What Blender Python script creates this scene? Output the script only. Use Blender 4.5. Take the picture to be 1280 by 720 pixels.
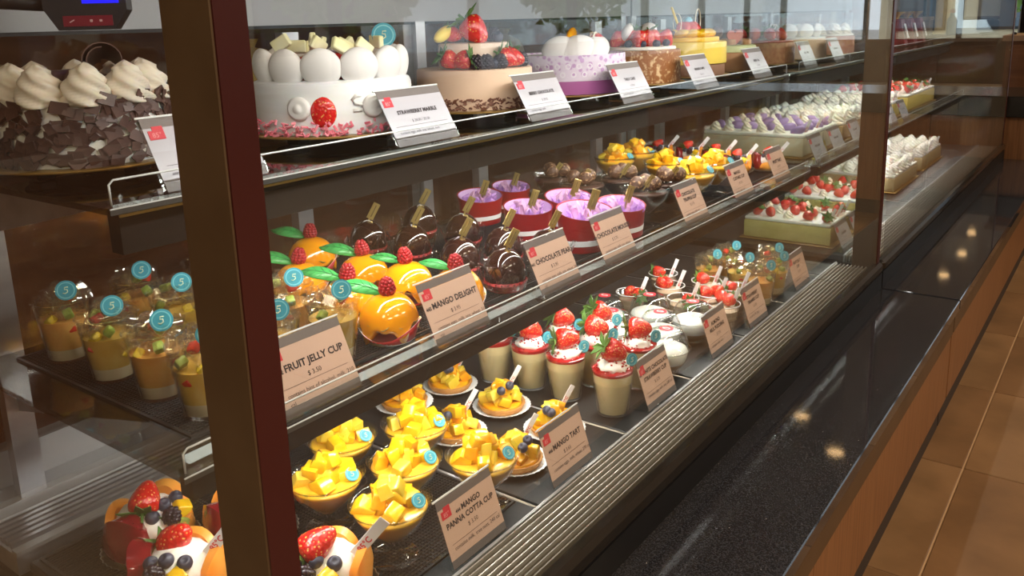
import bpy, bmesh, math, random
import numpy as np
from mathutils import Vector, Matrix, Euler
random.seed(7)
PI = math.pi
scene = bpy.context.scene
C = scene.collection
for o in list(bpy.data.objects): bpy.data.objects.remove(o)

# ------------------------------------------------------------------ camera
CZ = 1.197                       # eye height above the floor
YAW, PITCH, ROLL, FPX, CYP = 0.641377, 0.222554, 0.030878, 1053.84, 265.82
def cam_axes():
    sa, ca, sb, cb = math.sin(YAW), math.cos(YAW), math.sin(PITCH), math.cos(PITCH)
    f = np.array([-sa*cb, ca*cb, -sb]); r0 = np.array([ca, sa, 0.0]); d0 = np.cross(f, r0)
    cc, sc = math.cos(ROLL), math.sin(ROLL)
    return np.array([cc*r0+sc*d0, -sc*r0+cc*d0, f])
AX = cam_axes()
def ray(x, y): return AX.T @ np.array([(x-640)/FPX, (y-CYP)/FPX, 1.0])
def at(x, y, z):
    """photo pixel -> point on the horizontal plane z"""
    r = ray(x, y); k = (z-CZ)/r[2]; return Vector((r[0]*k, r[1]*k, z))
def at_x(x, y, X):
    r = ray(x, y); k = X/r[0]; return Vector((X, r[1]*k, CZ+r[2]*k))
def at_y(x, y, Y):
    r = ray(x, y); k = Y/r[1]; return Vector((r[0]*k, Y, CZ+r[2]*k))
cd = bpy.data.cameras.new('camera'); cam = bpy.data.objects.new('camera', cd); C.objects.link(cam)
cd.sensor_width = 36; cd.lens = FPX*36/1280; cd.shift_y = -(360-CYP)/1280; cd.clip_start = .02; cd.clip_end = 200
m = Matrix.Identity(4)
for i in range(3):
    m[i][0] = AX[0][i]; m[i][1] = -AX[1][i]; m[i][2] = -AX[2][i]
m[2][3] = CZ
cam.matrix_world = m
scene.camera = cam
# ------------------------------------------------------------------ world, view
w = bpy.data.worlds.new('world'); scene.world = w; w.use_nodes = True
bg = w.node_tree.nodes['Background']; bg.inputs[0].default_value = (.80, .90, 1, 1); bg.inputs[1].default_value = 1.6
vs = scene.view_settings
vs.view_transform = 'Standard'; vs.look = 'None'; vs.gamma = 1; vs.use_curve_mapping = False; vs.exposure = 0.08
scene.cycles.max_bounces = 12; scene.cycles.transparent_max_bounces = 40; scene.cycles.glossy_bounces = 5
scene.cycles.transmission_bounces = 10; scene.cycles.caustics_reflective = False; scene.cycles.caustics_refractive = False

def area_light(name, loc, sx, sy, power, color, direction, parent=None):
    ld = bpy.data.lights.new(name, 'AREA'); ld.shape = 'RECTANGLE'; ld.size = sx; ld.size_y = sy
    ld.energy = power; ld.color = color
    o = bpy.data.objects.new(name, ld); C.objects.link(o); o.location = loc
    zz = -Vector(direction).normalized(); yy = Vector((0, 1, 0)); xx = yy.cross(zz)      # long side along the case
    o.rotation_euler = Matrix((xx, yy, zz)).transposed().to_euler()
    if parent: o.parent = parent
    return o

# ------------------------------------------------------------------ materials
MATS = {}
def nodes_of(name):
    mt = bpy.data.materials.new(name); mt.use_nodes = True
    return mt, mt.node_tree.nodes, mt.node_tree.links, mt.node_tree.nodes['Principled BSDF']
def M(name, col, rough=.5, metal=0, spec=.5, sss=0, col2=None, scale=20, detail=3, bump=0, bscale=None, coat=0,
      trans=0, ior=1.45, emit=0, ramp=(.35, .65), tex='noise', stretch=None, alpha=1):
    if name in MATS: return MATS[name]
    mt, N, L, b = nodes_of(name)
    b.inputs['Base Color'].default_value = (*col, 1); b.inputs['Roughness'].default_value = rough
    b.inputs['Metallic'].default_value = metal; b.inputs['Specular IOR Level'].default_value = spec
    b.inputs['Coat Weight'].default_value = coat; b.inputs['Coat Roughness'].default_value = .06
    b.inputs['IOR'].default_value = ior; b.inputs['Transmission Weight'].default_value = trans
    b.inputs['Alpha'].default_value = alpha
    if sss:
        b.inputs['Subsurface Weight'].default_value = sss; b.inputs['Subsurface Radius'].default_value = (1, .6, .3)
        b.inputs['Subsurface Scale'].default_value = .006
    if emit:
        b.inputs['Emission Color'].default_value = (*col, 1); b.inputs['Emission Strength'].default_value = emit
    if col2 or bump:
        tc = N.new('ShaderNodeTexCoord'); mp = N.new('ShaderNodeMapping'); L.new(tc.outputs['Object'], mp.inputs[0])
        if stretch: mp.inputs['Scale'].default_value = stretch
    if col2:
        if tex == 'noise':
            t = N.new('ShaderNodeTexNoise'); t.inputs['Scale'].default_value = scale; t.inputs['Detail'].default_value = detail
            out = t.outputs['Fac']
        else:
            t = N.new('ShaderNodeTexVoronoi'); t.inputs['Scale'].default_value = scale; out = t.outputs['Distance']
        L.new(mp.outputs[0], t.inputs['Vector'])
        rp = N.new('ShaderNodeValToRGB'); L.new(out, rp.inputs[0]); L.new(rp.outputs[0], b.inputs['Base Color'])
        e = rp.color_ramp.elements; e[0].position, e[1].position = ramp
        e[0].color = (*col, 1); e[1].color = (*col2, 1)
    if bump:
        t2 = N.new('ShaderNodeTexNoise'); t2.inputs['Scale'].default_value = bscale or scale; t2.inputs['Detail'].default_value = 4
        L.new(mp.outputs[0], t2.inputs['Vector'])
        bp = N.new('ShaderNodeBump'); bp.inputs['Strength'].default_value = bump; bp.inputs['Distance'].default_value = .004
        L.new(t2.outputs['Fac'], bp.inputs['Height']); L.new(bp.outputs[0], b.inputs['Normal'])
    MATS[name] = mt
    return mt
def glass(name, tint=(1, 1, 1), ior=1.45, rough=0.0, dirt=0):
    """thin clear sheet: Fresnel mix of reflection and clear transmission"""
    if name in MATS: return MATS[name]
    mt, N, L, b = nodes_of(name); N.remove(b)
    tr = N.new('ShaderNodeBsdfTransparent'); tr.inputs[0].default_value = (*tint, 1)
    gl = N.new('ShaderNodeBsdfGlossy'); gl.inputs['Roughness'].default_value = rough; gl.inputs[0].default_value = (1, 1, 1, 1)
    fr = N.new('ShaderNodeFresnel'); ge = N.new('ShaderNodeNewGeometry'); mi = N.new('ShaderNodeMix')
    # same reflectance on both faces of the sheet (the ray leaves a thin sheet parallel to how it came in)
    mi.inputs[2].default_value = ior; mi.inputs[3].default_value = 1/ior
    L.new(ge.outputs['Backfacing'], mi.inputs[0]); L.new(mi.outputs[0], fr.inputs[0])
    mx = N.new('ShaderNodeMixShader'); L.new(fr.outputs[0], mx.inputs[0]); L.new(tr.outputs[0], mx.inputs[1]); L.new(gl.outputs[0], mx.inputs[2])
    out = N['Material Output']
    if dirt:
        df = N.new('ShaderNodeBsdfDiffuse'); df.inputs[0].default_value = (.8, .8, .8, 1)
        m2 = N.new('ShaderNodeMixShader'); m2.inputs[0].default_value = dirt
        L.new(mx.outputs[0], m2.inputs[1]); L.new(df.outputs[0], m2.inputs[2]); L.new(m2.outputs[0], out.inputs[0])
    else: L.new(mx.outputs[0], out.inputs[0])
    MATS[name] = mt; return mt
def seeded(name, col, seed, rough=.2, vs_=230, size=.20):
    """berry skin with small seeds"""
    if name in MATS: return MATS[name]
    mt, N, L, b = nodes_of(name)
    tc = N.new('ShaderNodeTexCoord'); v = N.new('ShaderNodeTexVoronoi'); v.inputs['Scale'].default_value = vs_
    L.new(tc.outputs['Object'], v.inputs['Vector'])
    rp = N.new('ShaderNodeValToRGB'); e = rp.color_ramp.elements; e[0].position = size; e[1].position = size+.08
    e[0].color = (*seed, 1); e[1].color = (*col, 1); L.new(v.outputs['Distance'], rp.inputs[0]); L.new(rp.outputs[0], b.inputs['Base Color'])
    bp = N.new('ShaderNodeBump'); bp.inputs['Strength'].default_value = .6; bp.inputs['Distance'].default_value = .002
    L.new(v.outputs['Distance'], bp.inputs['Height']); L.new(bp.outputs[0], b.inputs['Normal'])
    b.inputs['Roughness'].default_value = rough; b.inputs['Coat Weight'].default_value = .4
    b.inputs['Subsurface Weight'].default_value = .15; b.inputs['Subsurface Scale'].default_value = .004
    MATS[name] = mt; return mt

clear = glass('clear plastic', (.97, .98, .98), 1.4)
pane = glass('case glass', (.96, .98, .97), 1.45, 0, .003)
bronze = M('bronze post', (.13, .086, .045), .5, .25, col2=(.105, .066, .033), scale=9)
maroon = M('maroon post', (.070, .016, .014), .3, .3)
steel = M('brushed steel', (.55, .55, .57), .32, .9, col2=(.45, .45, .47), scale=30, stretch=(1, .04, 1))
steel2 = M('satin aluminium', (.50, .50, .51), .42, .6)
darkm = M('dark steel', (.030, .030, .031), .42, .4, bump=.05, bscale=200)
blackm = M('black frame', (.008, .008, .009), .45)
blackg = M('black glossy lip', (.018, .015, .012), .16, coat=.5)
mirror = M('dark shelf valance', (.022, .018, .016), .22)
granite = None
def granite_mat():
    mt, N, L, b = nodes_of('black granite')
    tc = N.new('ShaderNodeTexCoord')
    v = N.new('ShaderNodeTexVoronoi'); v.inputs['Scale'].default_value = 75; L.new(tc.outputs['Object'], v.inputs['Vector'])
    r1 = N.new('ShaderNodeValToRGB'); e = r1.color_ramp.elements; e[0].position = .035; e[1].position = .055
    e[0].color = (.75, .75, .7, 1); e[1].color = (0, 0, 0, 1); L.new(v.outputs['Distance'], r1.inputs[0])
    n = N.new('ShaderNodeTexNoise'); n.inputs['Scale'].default_value = 420; n.inputs['Detail'].default_value = 2; L.new(tc.outputs['Object'], n.inputs['Vector'])
    r2 = N.new('ShaderNodeValToRGB'); e = r2.color_ramp.elements; e[0].position = .42; e[1].position = .68
    e[0].color = (.014, .015, .019, 1); e[1].color = (.045, .048, .06, 1); L.new(n.outputs['Fac'], r2.inputs[0])
    # only a few of the cells sparkle
    lt = N.new('ShaderNodeMath'); lt.operation = 'GREATER_THAN'; lt.inputs[1].default_value = .8
    sp = N.new('ShaderNodeSeparateColor'); L.new(v.outputs['Color'], sp.inputs[0]); L.new(sp.outputs[0], lt.inputs[0])
    mx = N.new('ShaderNodeMix'); mx.data_type = 'RGBA'; mx.blend_type = 'ADD'
    L.new(lt.outputs[0], mx.inputs[0]); L.new(r2.outputs[0], mx.inputs[6]); L.new(r1.outputs[0], mx.inputs[7]); L.new(mx.outputs[2], b.inputs['Base Color'])
    b.inputs['Roughness'].default_value = .045; b.inputs['Specular IOR Level'].default_value = .6
    MATS['granite'] = mt; return mt
granite = granite_mat()
wood = M('warm veneer', (.27, .125, .050), .42, col2=(.18, .076, .028), scale=7, stretch=(14, 14, .6), detail=5)
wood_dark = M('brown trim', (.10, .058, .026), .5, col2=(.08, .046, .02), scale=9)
wood_back = M('back wall wood', (.20, .085, .035), .5, col2=(.13, .05, .02), scale=3, stretch=(1, 1.0, 6))
toe = M('toe kick', (.035, .026, .022), .6)
tile_m = M('floor tile', (.25, .15, .075), .38, col2=(.17, .10, .048), scale=5, detail=6, bump=.06, bscale=40)
tile_m2 = M('floor tile darker', (.21, .12, .058), .38, col2=(.15, .085, .04), scale=6, detail=6, bump=.06, bscale=40)
grout = M('grout', (.45, .32, .20), .8)
paint = M('ceiling paint', (.6, .56, .5), .8)
led_m = M('led lens', (1, .97, .9), .5, emit=2.5)
lamp_m = M('lamp lens', (1, .62, .28), .5, emit=14)
# food
mango_m = M('mango flesh', (.80, .44, .008), .22, sss=.25, col2=(.84, .54, .015), scale=60, coat=.5)
mango_m2 = M('mango flesh deeper', (.80, .32, .005), .22, sss=.25, col2=(.82, .42, .010), scale=60, coat=.5)
mango_m3 = M('mango flesh pale', (.74, .52, .035), .25, sss=.25, col2=(.78, .58, .06), scale=60, coat=.5)
custard = M('mango cream', (.86, .48, .03), .3, sss=.2, coat=.3)
panna = M('mango panna cotta', (.66, .34, .05), .35, sss=.2)
crust = M('tart crust', (.55, .27, .07), .7, col2=(.40, .17, .04), scale=60, bump=.3, bscale=120)
foil = M('foil cup', (.75, .75, .74), .3, .85, bump=.1, bscale=90)
doily = M('paper plate', (.82, .84, .86), .6)
straw = seeded('strawberry skin', (.62, .012, .010), (.80, .45, .12))
straw_in = M('strawberry flesh', (.80, .10, .06), .3, sss=.2, col2=(.72, .03, .02), scale=80)
leaf_m = M('strawberry leaf', (.045, .13, .020), .5, col2=(.09, .19, .035), scale=90)
rasp = M('raspberry skin', (.36, .009, .016), .34, sss=.1, col2=(.28, .006, .014), scale=200)
blackb = M('blackberry skin', (.018, .010, .022), .22, coat=.4)
blueb = M('blueberry skin', (.025, .028, .055), .42, col2=(.06, .065, .10), scale=120)
cream = M('whipped cream', (.86, .84, .79), .45, sss=.15)
cream_w = M('white cream', (.84, .85, .87), .4, sss=.15, col2=(.80, .80, .80), scale=6, stretch=(1, 1, 20))
cream_p = M('ivory cream swirl', (.86, .78, .66), .42, sss=.2)
mousse = M('white chocolate mousse', (.78, .66, .38), .35, sss=.2)
jam = M('red jam', (.42, .008, .01), .12, coat=.6)
pud = M('milk pudding', (.86, .86, .82), .3, sss=.2)
caramel = M('pudding base layer', (.55, .42, .26), .4)
choc = M('dark chocolate', (.045, .020, .014), .38, col2=(.075, .034, .024), scale=70)
choc_dull = M('chocolate shavings', (.060, .028, .023), .4, col2=(.12, .062, .050), scale=25)
choc_gloss = M('chocolate glaze', (.028, .009, .006), .06, coat=1)
nutty = M('nut crumb truffle', (.075, .032, .018), .45, col2=(.48, .30, .16), scale=150, bump=.8, bscale=150, ramp=(.54, .68))
papaya = M('cantaloupe flesh', (.90, .30, .035), .3, sss=.25, col2=(.92, .40, .07), scale=30, coat=.2)
plum = M('red plum glaze', (.16, .004, .012), .1, coat=.8, col2=(.24, .008, .015), scale=40)
orange_gl = M('mango glaze', (.86, .30, .003), .1, sss=.15, coat=1, col2=(.86, .35, .006), scale=12)
red_paper = M('red paper', (.42, .018, .022), .5)
red_bowl = M('red card bowl', (.27, .006, .010), .38, coat=.2)
lilac = M('lilac lining', (.62, .42, .72), .5)
tulle = M('violet tulle', (.46, .22, .66), .5, col2=(.62, .36, .80), scale=60, alpha=.72)
tulle2 = M('pink tulle', (.68, .36, .62), .5, col2=(.78, .50, .72), scale=60, alpha=.72)
white_card = M('white card', (.82, .82, .84), .5)
gold = M('gold tag foil', (.55, .43, .16), .28, .85)
gold_y = M('yellow plastic tag', (.75, .60, .12), .35, .3)
teal = M('teal sticker', (.03, .27, .36), .45)
teal_l = M('teal sticker print', (.18, .50, .56), .45)
teal_d = M('gold print', (.55, .62, .42), .45)
lime = M('sugar leaf', (.035, .30, .06), .3, col2=(.06, .38, .10), scale=50)
lime_d = M('leaf veins', (.02, .20, .06), .4)
ink = M('dark print', (.035, .025, .03), .6)
ink_red = M('red print', (.62, .03, .05), .5)
card = M('tag card', (.62, .42, .33), .5)
card_w = M('pale tag card', (.46, .44, .48), .3)
band = M('tag header band', (.16, .135, .13), .4)
jelly_m = glass('clear jelly', (.95, .93, .88), 1.5, .02, .012)
kiwi = M('kiwi flesh', (.26, .34, .05), .3, col2=(.38, .46, .12), scale=60)
peach = M('jelly peach layer', (.80, .36, .10), .2, col2=(.82, .48, .14), scale=25, sss=.2)
jred = M('jelly red fruit', (.60, .05, .03), .2)
jyel = M('jelly yellow fruit', (.85, .60, .05), .2)
beige_cream = M('beige buttercream', (.74, .54, .40), .5, col2=(.70, .49, .35), scale=8, bump=.05, bscale=30)
pinkc = M('pink chocolate curls', (.82, .16, .24), .5, col2=(.86, .36, .42), scale=60)
spr = M('chocolate sprinkles', (.13, .045, .03), .5, col2=(.25, .10, .06), scale=150)
lil_cake = M('lilac cake band', (.55, .34, .62), .45, col2=(.75, .66, .80), scale=75, tex='vor', ramp=(.30, .42))
lil_dark = M('plum cake band', (.42, .12, .34), .4)
nutcake = M('nut crusted cake side', (.30, .11, .03), .45, col2=(.72, .50, .28), scale=95, ramp=(.52, .66), bump=.5, bscale=110)
yellow_cake = M('yellow sponge glaze', (.80, .58, .08), .35, coat=.2, col2=(.84, .64, .12), scale=14)
board_g = M('gold cake board', (.42, .26, .08), .35, .6)
macaron = M('white meringue', (.85, .83, .82), .6)
sponge = M('sponge roll', (.50, .42, .13), .6, col2=(.60, .50, .20), scale=30)
greenc = M('pistachio cream', (.50, .55, .30), .5)
purple_f = M('purple icing', (.30, .20, .45), .4)
screen_b = M('blue screen', (.01, .01, .9), .3, emit=1.2)
scale_b = M('black plastic', (.02, .02, .024), .35)
redlab = M('maroon label', (.22, .012, .03), .35)

# ------------------------------------------------------------------ mesh helpers
def mesh_of(name, bm, mat, smooth=True, auto=None):
    me = bpy.data.meshes.new(name); bmesh.ops.recalc_face_normals(bm, faces=bm.faces); bm.to_mesh(me); bm.free()
    if smooth: me.polygons.foreach_set('use_smooth', [True]*len(me.polygons))
    if auto is not None: me.set_sharp_from_angle(angle=math.radians(auto))
    for mm in (mat if isinstance(mat, (list, tuple)) else [mat]): me.materials.append(mm)
    return me
def box_bm(sx, sy, sz, bevel=0, loc=(0, 0, 0), bm=None, seg=1):
    nb = bmesh.new(); bmesh.ops.create_cube(nb, size=1)
    for v in nb.verts: v.co = Vector((v.co.x*sx, v.co.y*sy, v.co.z*sz))
    if bevel: bmesh.ops.bevel(nb, geom=list(nb.edges), offset=bevel, segments=seg, affect='EDGES', profile=.5)
    for v in nb.verts: v.co += Vector(loc)
    return merge(bm, nb)
def merge(bm, nb, mat=None):
    if mat is not None: bmesh.ops.transform(nb, matrix=mat, verts=nb.verts)
    if bm is None: return nb
    tmp = bpy.data.meshes.new('t'); nb.to_mesh(tmp); nb.free(); bm.from_mesh(tmp); bpy.data.meshes.remove(tmp); return bm
def ends(a, b, bevel=0):
    """box between two corners"""
    s = [abs(b[i]-a[i]) for i in range(3)]; c = [(a[i]+b[i])/2 for i in range(3)]
    return box_bm(*s, bevel=bevel, loc=c)
def lathe(prof, seg=32, sx=1, sy=1, flute=0, nfl=0, closed=False):
    bm = bmesh.new(); rings = []
    for (r, z) in prof:
        if r < 1e-6: rings.append([bm.verts.new((0, 0, z))])
        else:
            ring = []
            for i in range(seg):
                a = 2*PI*i/seg; rr = r*(1+flute*math.cos(nfl*a)) if nfl else r
                ring.append(bm.verts.new((rr*math.cos(a)*sx, rr*math.sin(a)*sy, z)))
            rings.append(ring)
    if closed: rings.append(rings[0])
    for a, b in zip(rings, rings[1:]):
        n = max(len(a), len(b))
        if len(a) == 1 and len(b) == 1: continue
        for i in range(n):
            j = (i+1) % n
            if len(a) == 1: bm.faces.new((a[0], b[i], b[j]))
            elif len(b) == 1: bm.faces.new((a[i], a[j], b[0]))
            else: bm.faces.new((a[i], a[j], b[j], b[i]))
    return bm
def ico(r=1, sub=2, sx=1, sy=1, sz=1, noise=0, seed=0, freq=1.0, loc=(0, 0, 0)):
    from mathutils import noise as nz
    bm = bmesh.new(); bmesh.ops.create_icosphere(bm, subdivisions=sub, radius=1)
    for v in bm.verts:
        k = 1+noise*nz.noise(v.co*freq*2+Vector((seed*7.3, seed*3.1, seed))) if noise else 1
        v.co = Vector((v.co.x*sx*r*k, v.co.y*sy*r*k, v.co.z*sz*r*k))+Vector(loc)
    return bm
def tube(pts, r, seg=8, closed=False):
    bm = bmesh.new(); pts = [Vector(p) for p in pts]; rings = []
    n = len(pts)
    for i, p in enumerate(pts):
        if closed: t = (pts[(i+1) % n]-pts[i-1])
        else: t = pts[min(i+1, n-1)]-pts[max(i-1, 0)]
        t.normalize(); u = t.cross(Vector((0, 0, 1)))
        if u.length < .05: u = t.cross(Vector((1, 0, 0)))
        u.normalize(); v = t.cross(u)
        rr = r[i] if isinstance(r, (list, tuple)) else r
        rings.append([bm.verts.new(p+(u*math.cos(2*PI*k/seg)+v*math.sin(2*PI*k/seg))*rr) for k in range(seg)])
    if closed: rings.append(rings[0])
    for a, b in zip(rings, rings[1:]):
        for k in range(seg): bm.faces.new((a[k], a[(k+1) % seg], b[(k+1) % seg], b[k]))
    if not closed:
        bm.faces.new(rings[0][::-1]); bm.faces.new(rings[-1])
    return bm
def prism(poly, h, axis='z', z0=0):
    """extrude a polygon given in 2D; axis z: xy polygon"""
    bm = bmesh.new()
    def P(x, y, k): return (x, y, z0+k) if axis == 'z' else ((z0+k, x, y) if axis == 'x' else (x, z0+k, y))
    a = [bm.verts.new(P(x, y, 0)) for x, y in poly]; b = [bm.verts.new(P(x, y, h)) for x, y in poly]
    bm.faces.new(a[::-1]); bm.faces.new(b); n = len(poly)
    for i in range(n): bm.faces.new((a[i], a[(i+1) % n], b[(i+1) % n], b[i]))
    return bm
CACHE = {}
def cached(key, fn):
    if key not in CACHE: CACHE[key] = fn()
    return CACHE[key]
def put(name, me, parent=None, loc=(0, 0, 0), rot=(0, 0, 0), scale=1, label=None, kind=None):
    o = bpy.data.objects.new(name, me); C.objects.link(o)
    if parent is not None: o.parent = parent
    o.location = loc; o.rotation_euler = rot
    o.scale = (scale,)*3 if isinstance(scale, (int, float)) else scale
    if label: o['label'] = label
    if kind: o['kind'] = kind
    return o
def thing(name, label, cat, loc=(0, 0, 0), rz=0, group=None):
    o = bpy.data.objects.new(name, None); o.empty_display_size = .02; C.objects.link(o)
    o.location = loc; o.rotation_euler = (0, 0, rz); o['label'] = label; o['category'] = cat
    if group: o['group'] = group
    return o
def single(o, label, cat, group=None):
    o['label'] = label; o['category'] = cat
    if group: o['group'] = group
    return o
def struct(name, bm, mat, parent=None, smooth=False):
    o = put(name, mesh_of(name, bm, mat, smooth), parent)
    if parent is None: o['kind'] = 'structure'
    return o
def text_mesh(body, size, mat, align='CENTER', bold=.0):
    def f():
        cu = bpy.data.curves.new('txt', 'FONT'); cu.body = body; cu.size = size; cu.align_x = align; cu.resolution_u = 2
        cu.offset = bold; cu.space_line = .95
        ob = bpy.data.objects.new('txt', cu)
        me = bpy.data.meshes.new_from_object(ob); bpy.data.objects.remove(ob); me.materials.clear(); me.materials.append(mat); return me
    return cached(('txt', body, size, mat.name, align), f)

# =================================================================== SETTING
D, MZ, TZ = .468, .742, 1.022         # case floor, middle shelf, top shelf (upper faces)
GX = -.5625                           # front glass plane
LEDGE = .396
# floor of single tiles
fl = struct('floor', ends((-3.2, -3, -.03), (4.2, 16, -.004)), grout)
ts = .565; x0 = at(1210, 570, 0).x; y0 = at(1203, 585, 0).y
tl = [mesh_of('tile', box_bm(ts-.005, ts-.005, .012, .0015), mm, False) for mm in (tile_m, tile_m2)]
for i in range(-1, 4):
    for j in range(-4, 14):
        put('tile', tl[(i*3+j*5) % 2], fl, (x0+ts*(i+.5), y0+ts*(j+.5), -.006), (0, 0, PI*((i+j) % 2)))
struct('ceiling', ends((-3.2, -3, 2.7), (4.2, 16, 2.8)), paint)
struct('wall_back', ends((-3.2, -3, 0), (-3.0, 16, 2.7)), wood_back)
darkwall = M('dark brown wall', (.07, .045, .03), .7)
struct('wall_near', ends((-3.2, -3.1, 0), (4.2, -3, 2.7)), darkwall)
# far storefront with mullions and panes
SILL = .72
def storefront(name, axis, const, a0, a1, n):
    root = struct(name, ends((a0, const-.05, 0), (a1, const+.05, SILL)) if axis == 'y' else ends((const-.05, a0, 0), (const+.05, a1, SILL)), wood_dark)
    st = (a1-a0)/n
    for k in range(n+1):
        p = a0+k*st
        put('mullion', mesh_of('mullion', ends((p-.04, const-.04, SILL), (p+.04, const+.04, 2.7)) if axis == 'y' else ends((const-.04, p-.04, SILL), (const+.04, p+.04, 2.7)), darkm, False), root)
        if k < n:
            put('pane', mesh_of('pane', ends((p+.04, const-.004, SILL), (p+st-.04, const+.004, 2.7)) if axis == 'y' else ends((const-.004, p+.04, SILL), (const+.004, p+st-.04, 2.7)), glass('window glass', (.97, .98, .98), 1.5), False), root)
    return root
storefront('window_1', 'y', 15.5, -3.0, 4.2, 5)
storefront('window_2', 'x', 4.15, 3, 15.4, 7)
struct('wall_right', ends((4.1, -3, 0), (4.2, 3, 2.7)), darkwall)
# outside ground
struct('ground', ends((-25, 15.6, -.1), (25, 60, -.03)), M('pavement', (.42, .40, .37), .8))
struct('ground_side', ends((4.25, -6, -.1), (25, 15.6, -.03)), M('pavement'  , (.42, .40, .37), .8))

# ------------------------------------------------------------------ display case shell
def build_case(ya, yb, label, near, lp=1.0):
    """a refrigerated case between y=ya and y=yb; parts of one thing"""
    r = thing('display_case', label, 'display case', (0, 0, 0))
    def pb(name, a, b, mat, par=None, bevel=0):
        return put(name, mesh_of(name, ends(a, b, bevel), mat, False), par or r)
    # base: granite ledge, veneer front, trim, toe kick
    pb('granite_ledge', (-.64, ya if not near else -1.2, LEDGE-.03), (-.342, yb, LEDGE), granite, bevel=.002)
    y0_, y1_ = (-1.2 if near else ya), yb
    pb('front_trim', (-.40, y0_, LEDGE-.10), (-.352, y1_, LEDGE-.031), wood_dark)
    nn = max(1, round((y1_-y0_)/1.15))
    for k in range(nn):
        pb('veneer_panel', (-.40, y0_+(y1_-y0_)*k/nn+.001, .095), (-.356, y0_+(y1_-y0_)*(k+1)/nn-.001, LEDGE-.101), wood)
    pb('toe_kick', (-.42, y0_, 0), (-.372, y1_, .094), toe)
    pb('base_body', (-1.45, ya, 0), (-.641, yb, D-.06), darkm)
    # black bottom frame of the glass and glossy lip
    pb('bottom_frame', (GX-.06, ya, LEDGE), (GX+.012, yb, LEDGE+.05), blackm)
    pb('glass_channel', (GX-.016, ya, LEDGE+.05), (GX+.014, yb, LEDGE+.083), blackg, bevel=.008)
    # posts
    ps = [ya, yb-.032] if near else [yb-.032]
    for p in ps:
        po = pb('post', (-.63, p, LEDGE+.01), (GX, p+.032, 1.30), bronze, bevel=.0015)
        pb('post_cover', (GX, p+.001, LEDGE+.02), (GX+.002, p+.031, 1.30), maroon, po)
    # glass
    pb('front_glass', (GX-.006, ya+.033, LEDGE+.06), (GX, yb-.033, 1.30), pane)
    for p in ((ya+.012, yb-.02) if near else (ya+.01, yb-.02)):
        pb('end_glass', (-1.40, p, D-.05), (-.631, p+.006, 1.30), pane)
    pb('top_glass', (-1.40, ya, 1.302), (GX+.002, yb, 1.31), pane)
    # case floor: dark panels with gaps
    ed = [ya+.045]
    base = at(697, 640, D).y
    k = -2
    while base+.283*k < ya+.1: k += 1
    while base+.283*k < yb-.06:
        ed.append(base+.283*k); k += 1
    ed.append(yb-.04)
    dk = pb('case_floor', (-1.33, ya+.035, D-.058), (GX-.018, yb-.035, D-.03), blackm)
    for a, b in zip(ed, ed[1:]):
        pb('floor_panel', (-1.205, a+.004, D-.02), (-.680, b-.004, D-.0035), darkm, dk, .002)
    for e in ed[1:-1]:
        put('rod', mesh_of('rod', tube([(-1.2, e, D-.007), (-.682, e, D-.007)], .003), steel), dk)
    # front air grille: long slats
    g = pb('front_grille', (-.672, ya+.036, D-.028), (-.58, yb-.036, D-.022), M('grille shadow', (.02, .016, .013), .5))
    for k in range(9):
        x = -.668+k*.0102
        pb('slat', (x-.0010, ya+.04, D-.021), (x+.0010, yb-.04, D+.001), M('bright slat', (.62, .58, .53), .35, .5), g)
    pb('grille_edge', (-.676, ya+.036, D-.02), (-.671, yb-.036, D+.003), steel2, g)
    # rear air grille, a low stepped riser
    g = pb('rear_grille', (-1.335, ya+.036, D-.02), (-1.21, yb-.036, D+.012), steel)
    pb('riser_edge', (-1.222, ya+.036, D+.012), (-1.206, yb-.036, D+.018), steel2, g)
    for k in range(6):
        x = -1.235-k*.0145
        pb('slat', (x-.004, ya+.04, D+.012), (x+.004, yb-.04, D+.02), steel, g)
    pb('rear_step', (-1.385, ya+.036, D-.02), (-1.325, yb-.036, D+.03), steel2)
    # rear sliding doors
    zt, zb = 1.204, D+.03
    pb('rear_header', (-1.42, ya, zt), (-1.385, yb, 1.30), M('grey header', (.36, .36, .375), .4, .3))
    pb('header_rail', (-1.385, ya, zt+.062), (-1.378, yb, zt+.075), steel)
    pb('rear_sill', (-1.42, ya, zb-.03), (-1.386, yb, zb+.06), steel2)
    ym = at_x(515, 30, -1.40).y if near else (ya+yb)/2
    for (a, b, xx) in ((ya, ym+.03, -1.395), (ym-.03, yb, -1.41)):
        dr = pb('sliding_door', (xx-.003, a+.03, zb+.06), (xx+.003, b-.03, zt), glass('door glass', (.85, .84, .82), 1.5))
        pb('stile', (xx-.008, a, zb+.05), (xx+.008, a+.032, zt), steel, dr)
        pb('stile', (xx-.008, b-.032, zb+.05), (xx+.008, b, zt), steel, dr)
        pb('door_gasket', (xx-.006, a+.03, zt-.006), (xx+.006, b-.03, zt), blackm, dr)
    # shelf standards
    y = ya+.10
    while y < yb-.1:
        st = pb('standard', (-1.352, y, D+.01), (-1.330, y+.038, 1.19), steel)
        for zz in (MZ-.045, TZ-.045):
            bm = prism([(-1.335, zz-.06), (-1.335, zz+.036), (-.95, zz+.036), (-.95, zz+.026)], .004, 'y', y+.017)
            put('shelf_bracket', mesh_of('shelf_bracket', bm, steel, False), st)
        y += .58
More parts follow.
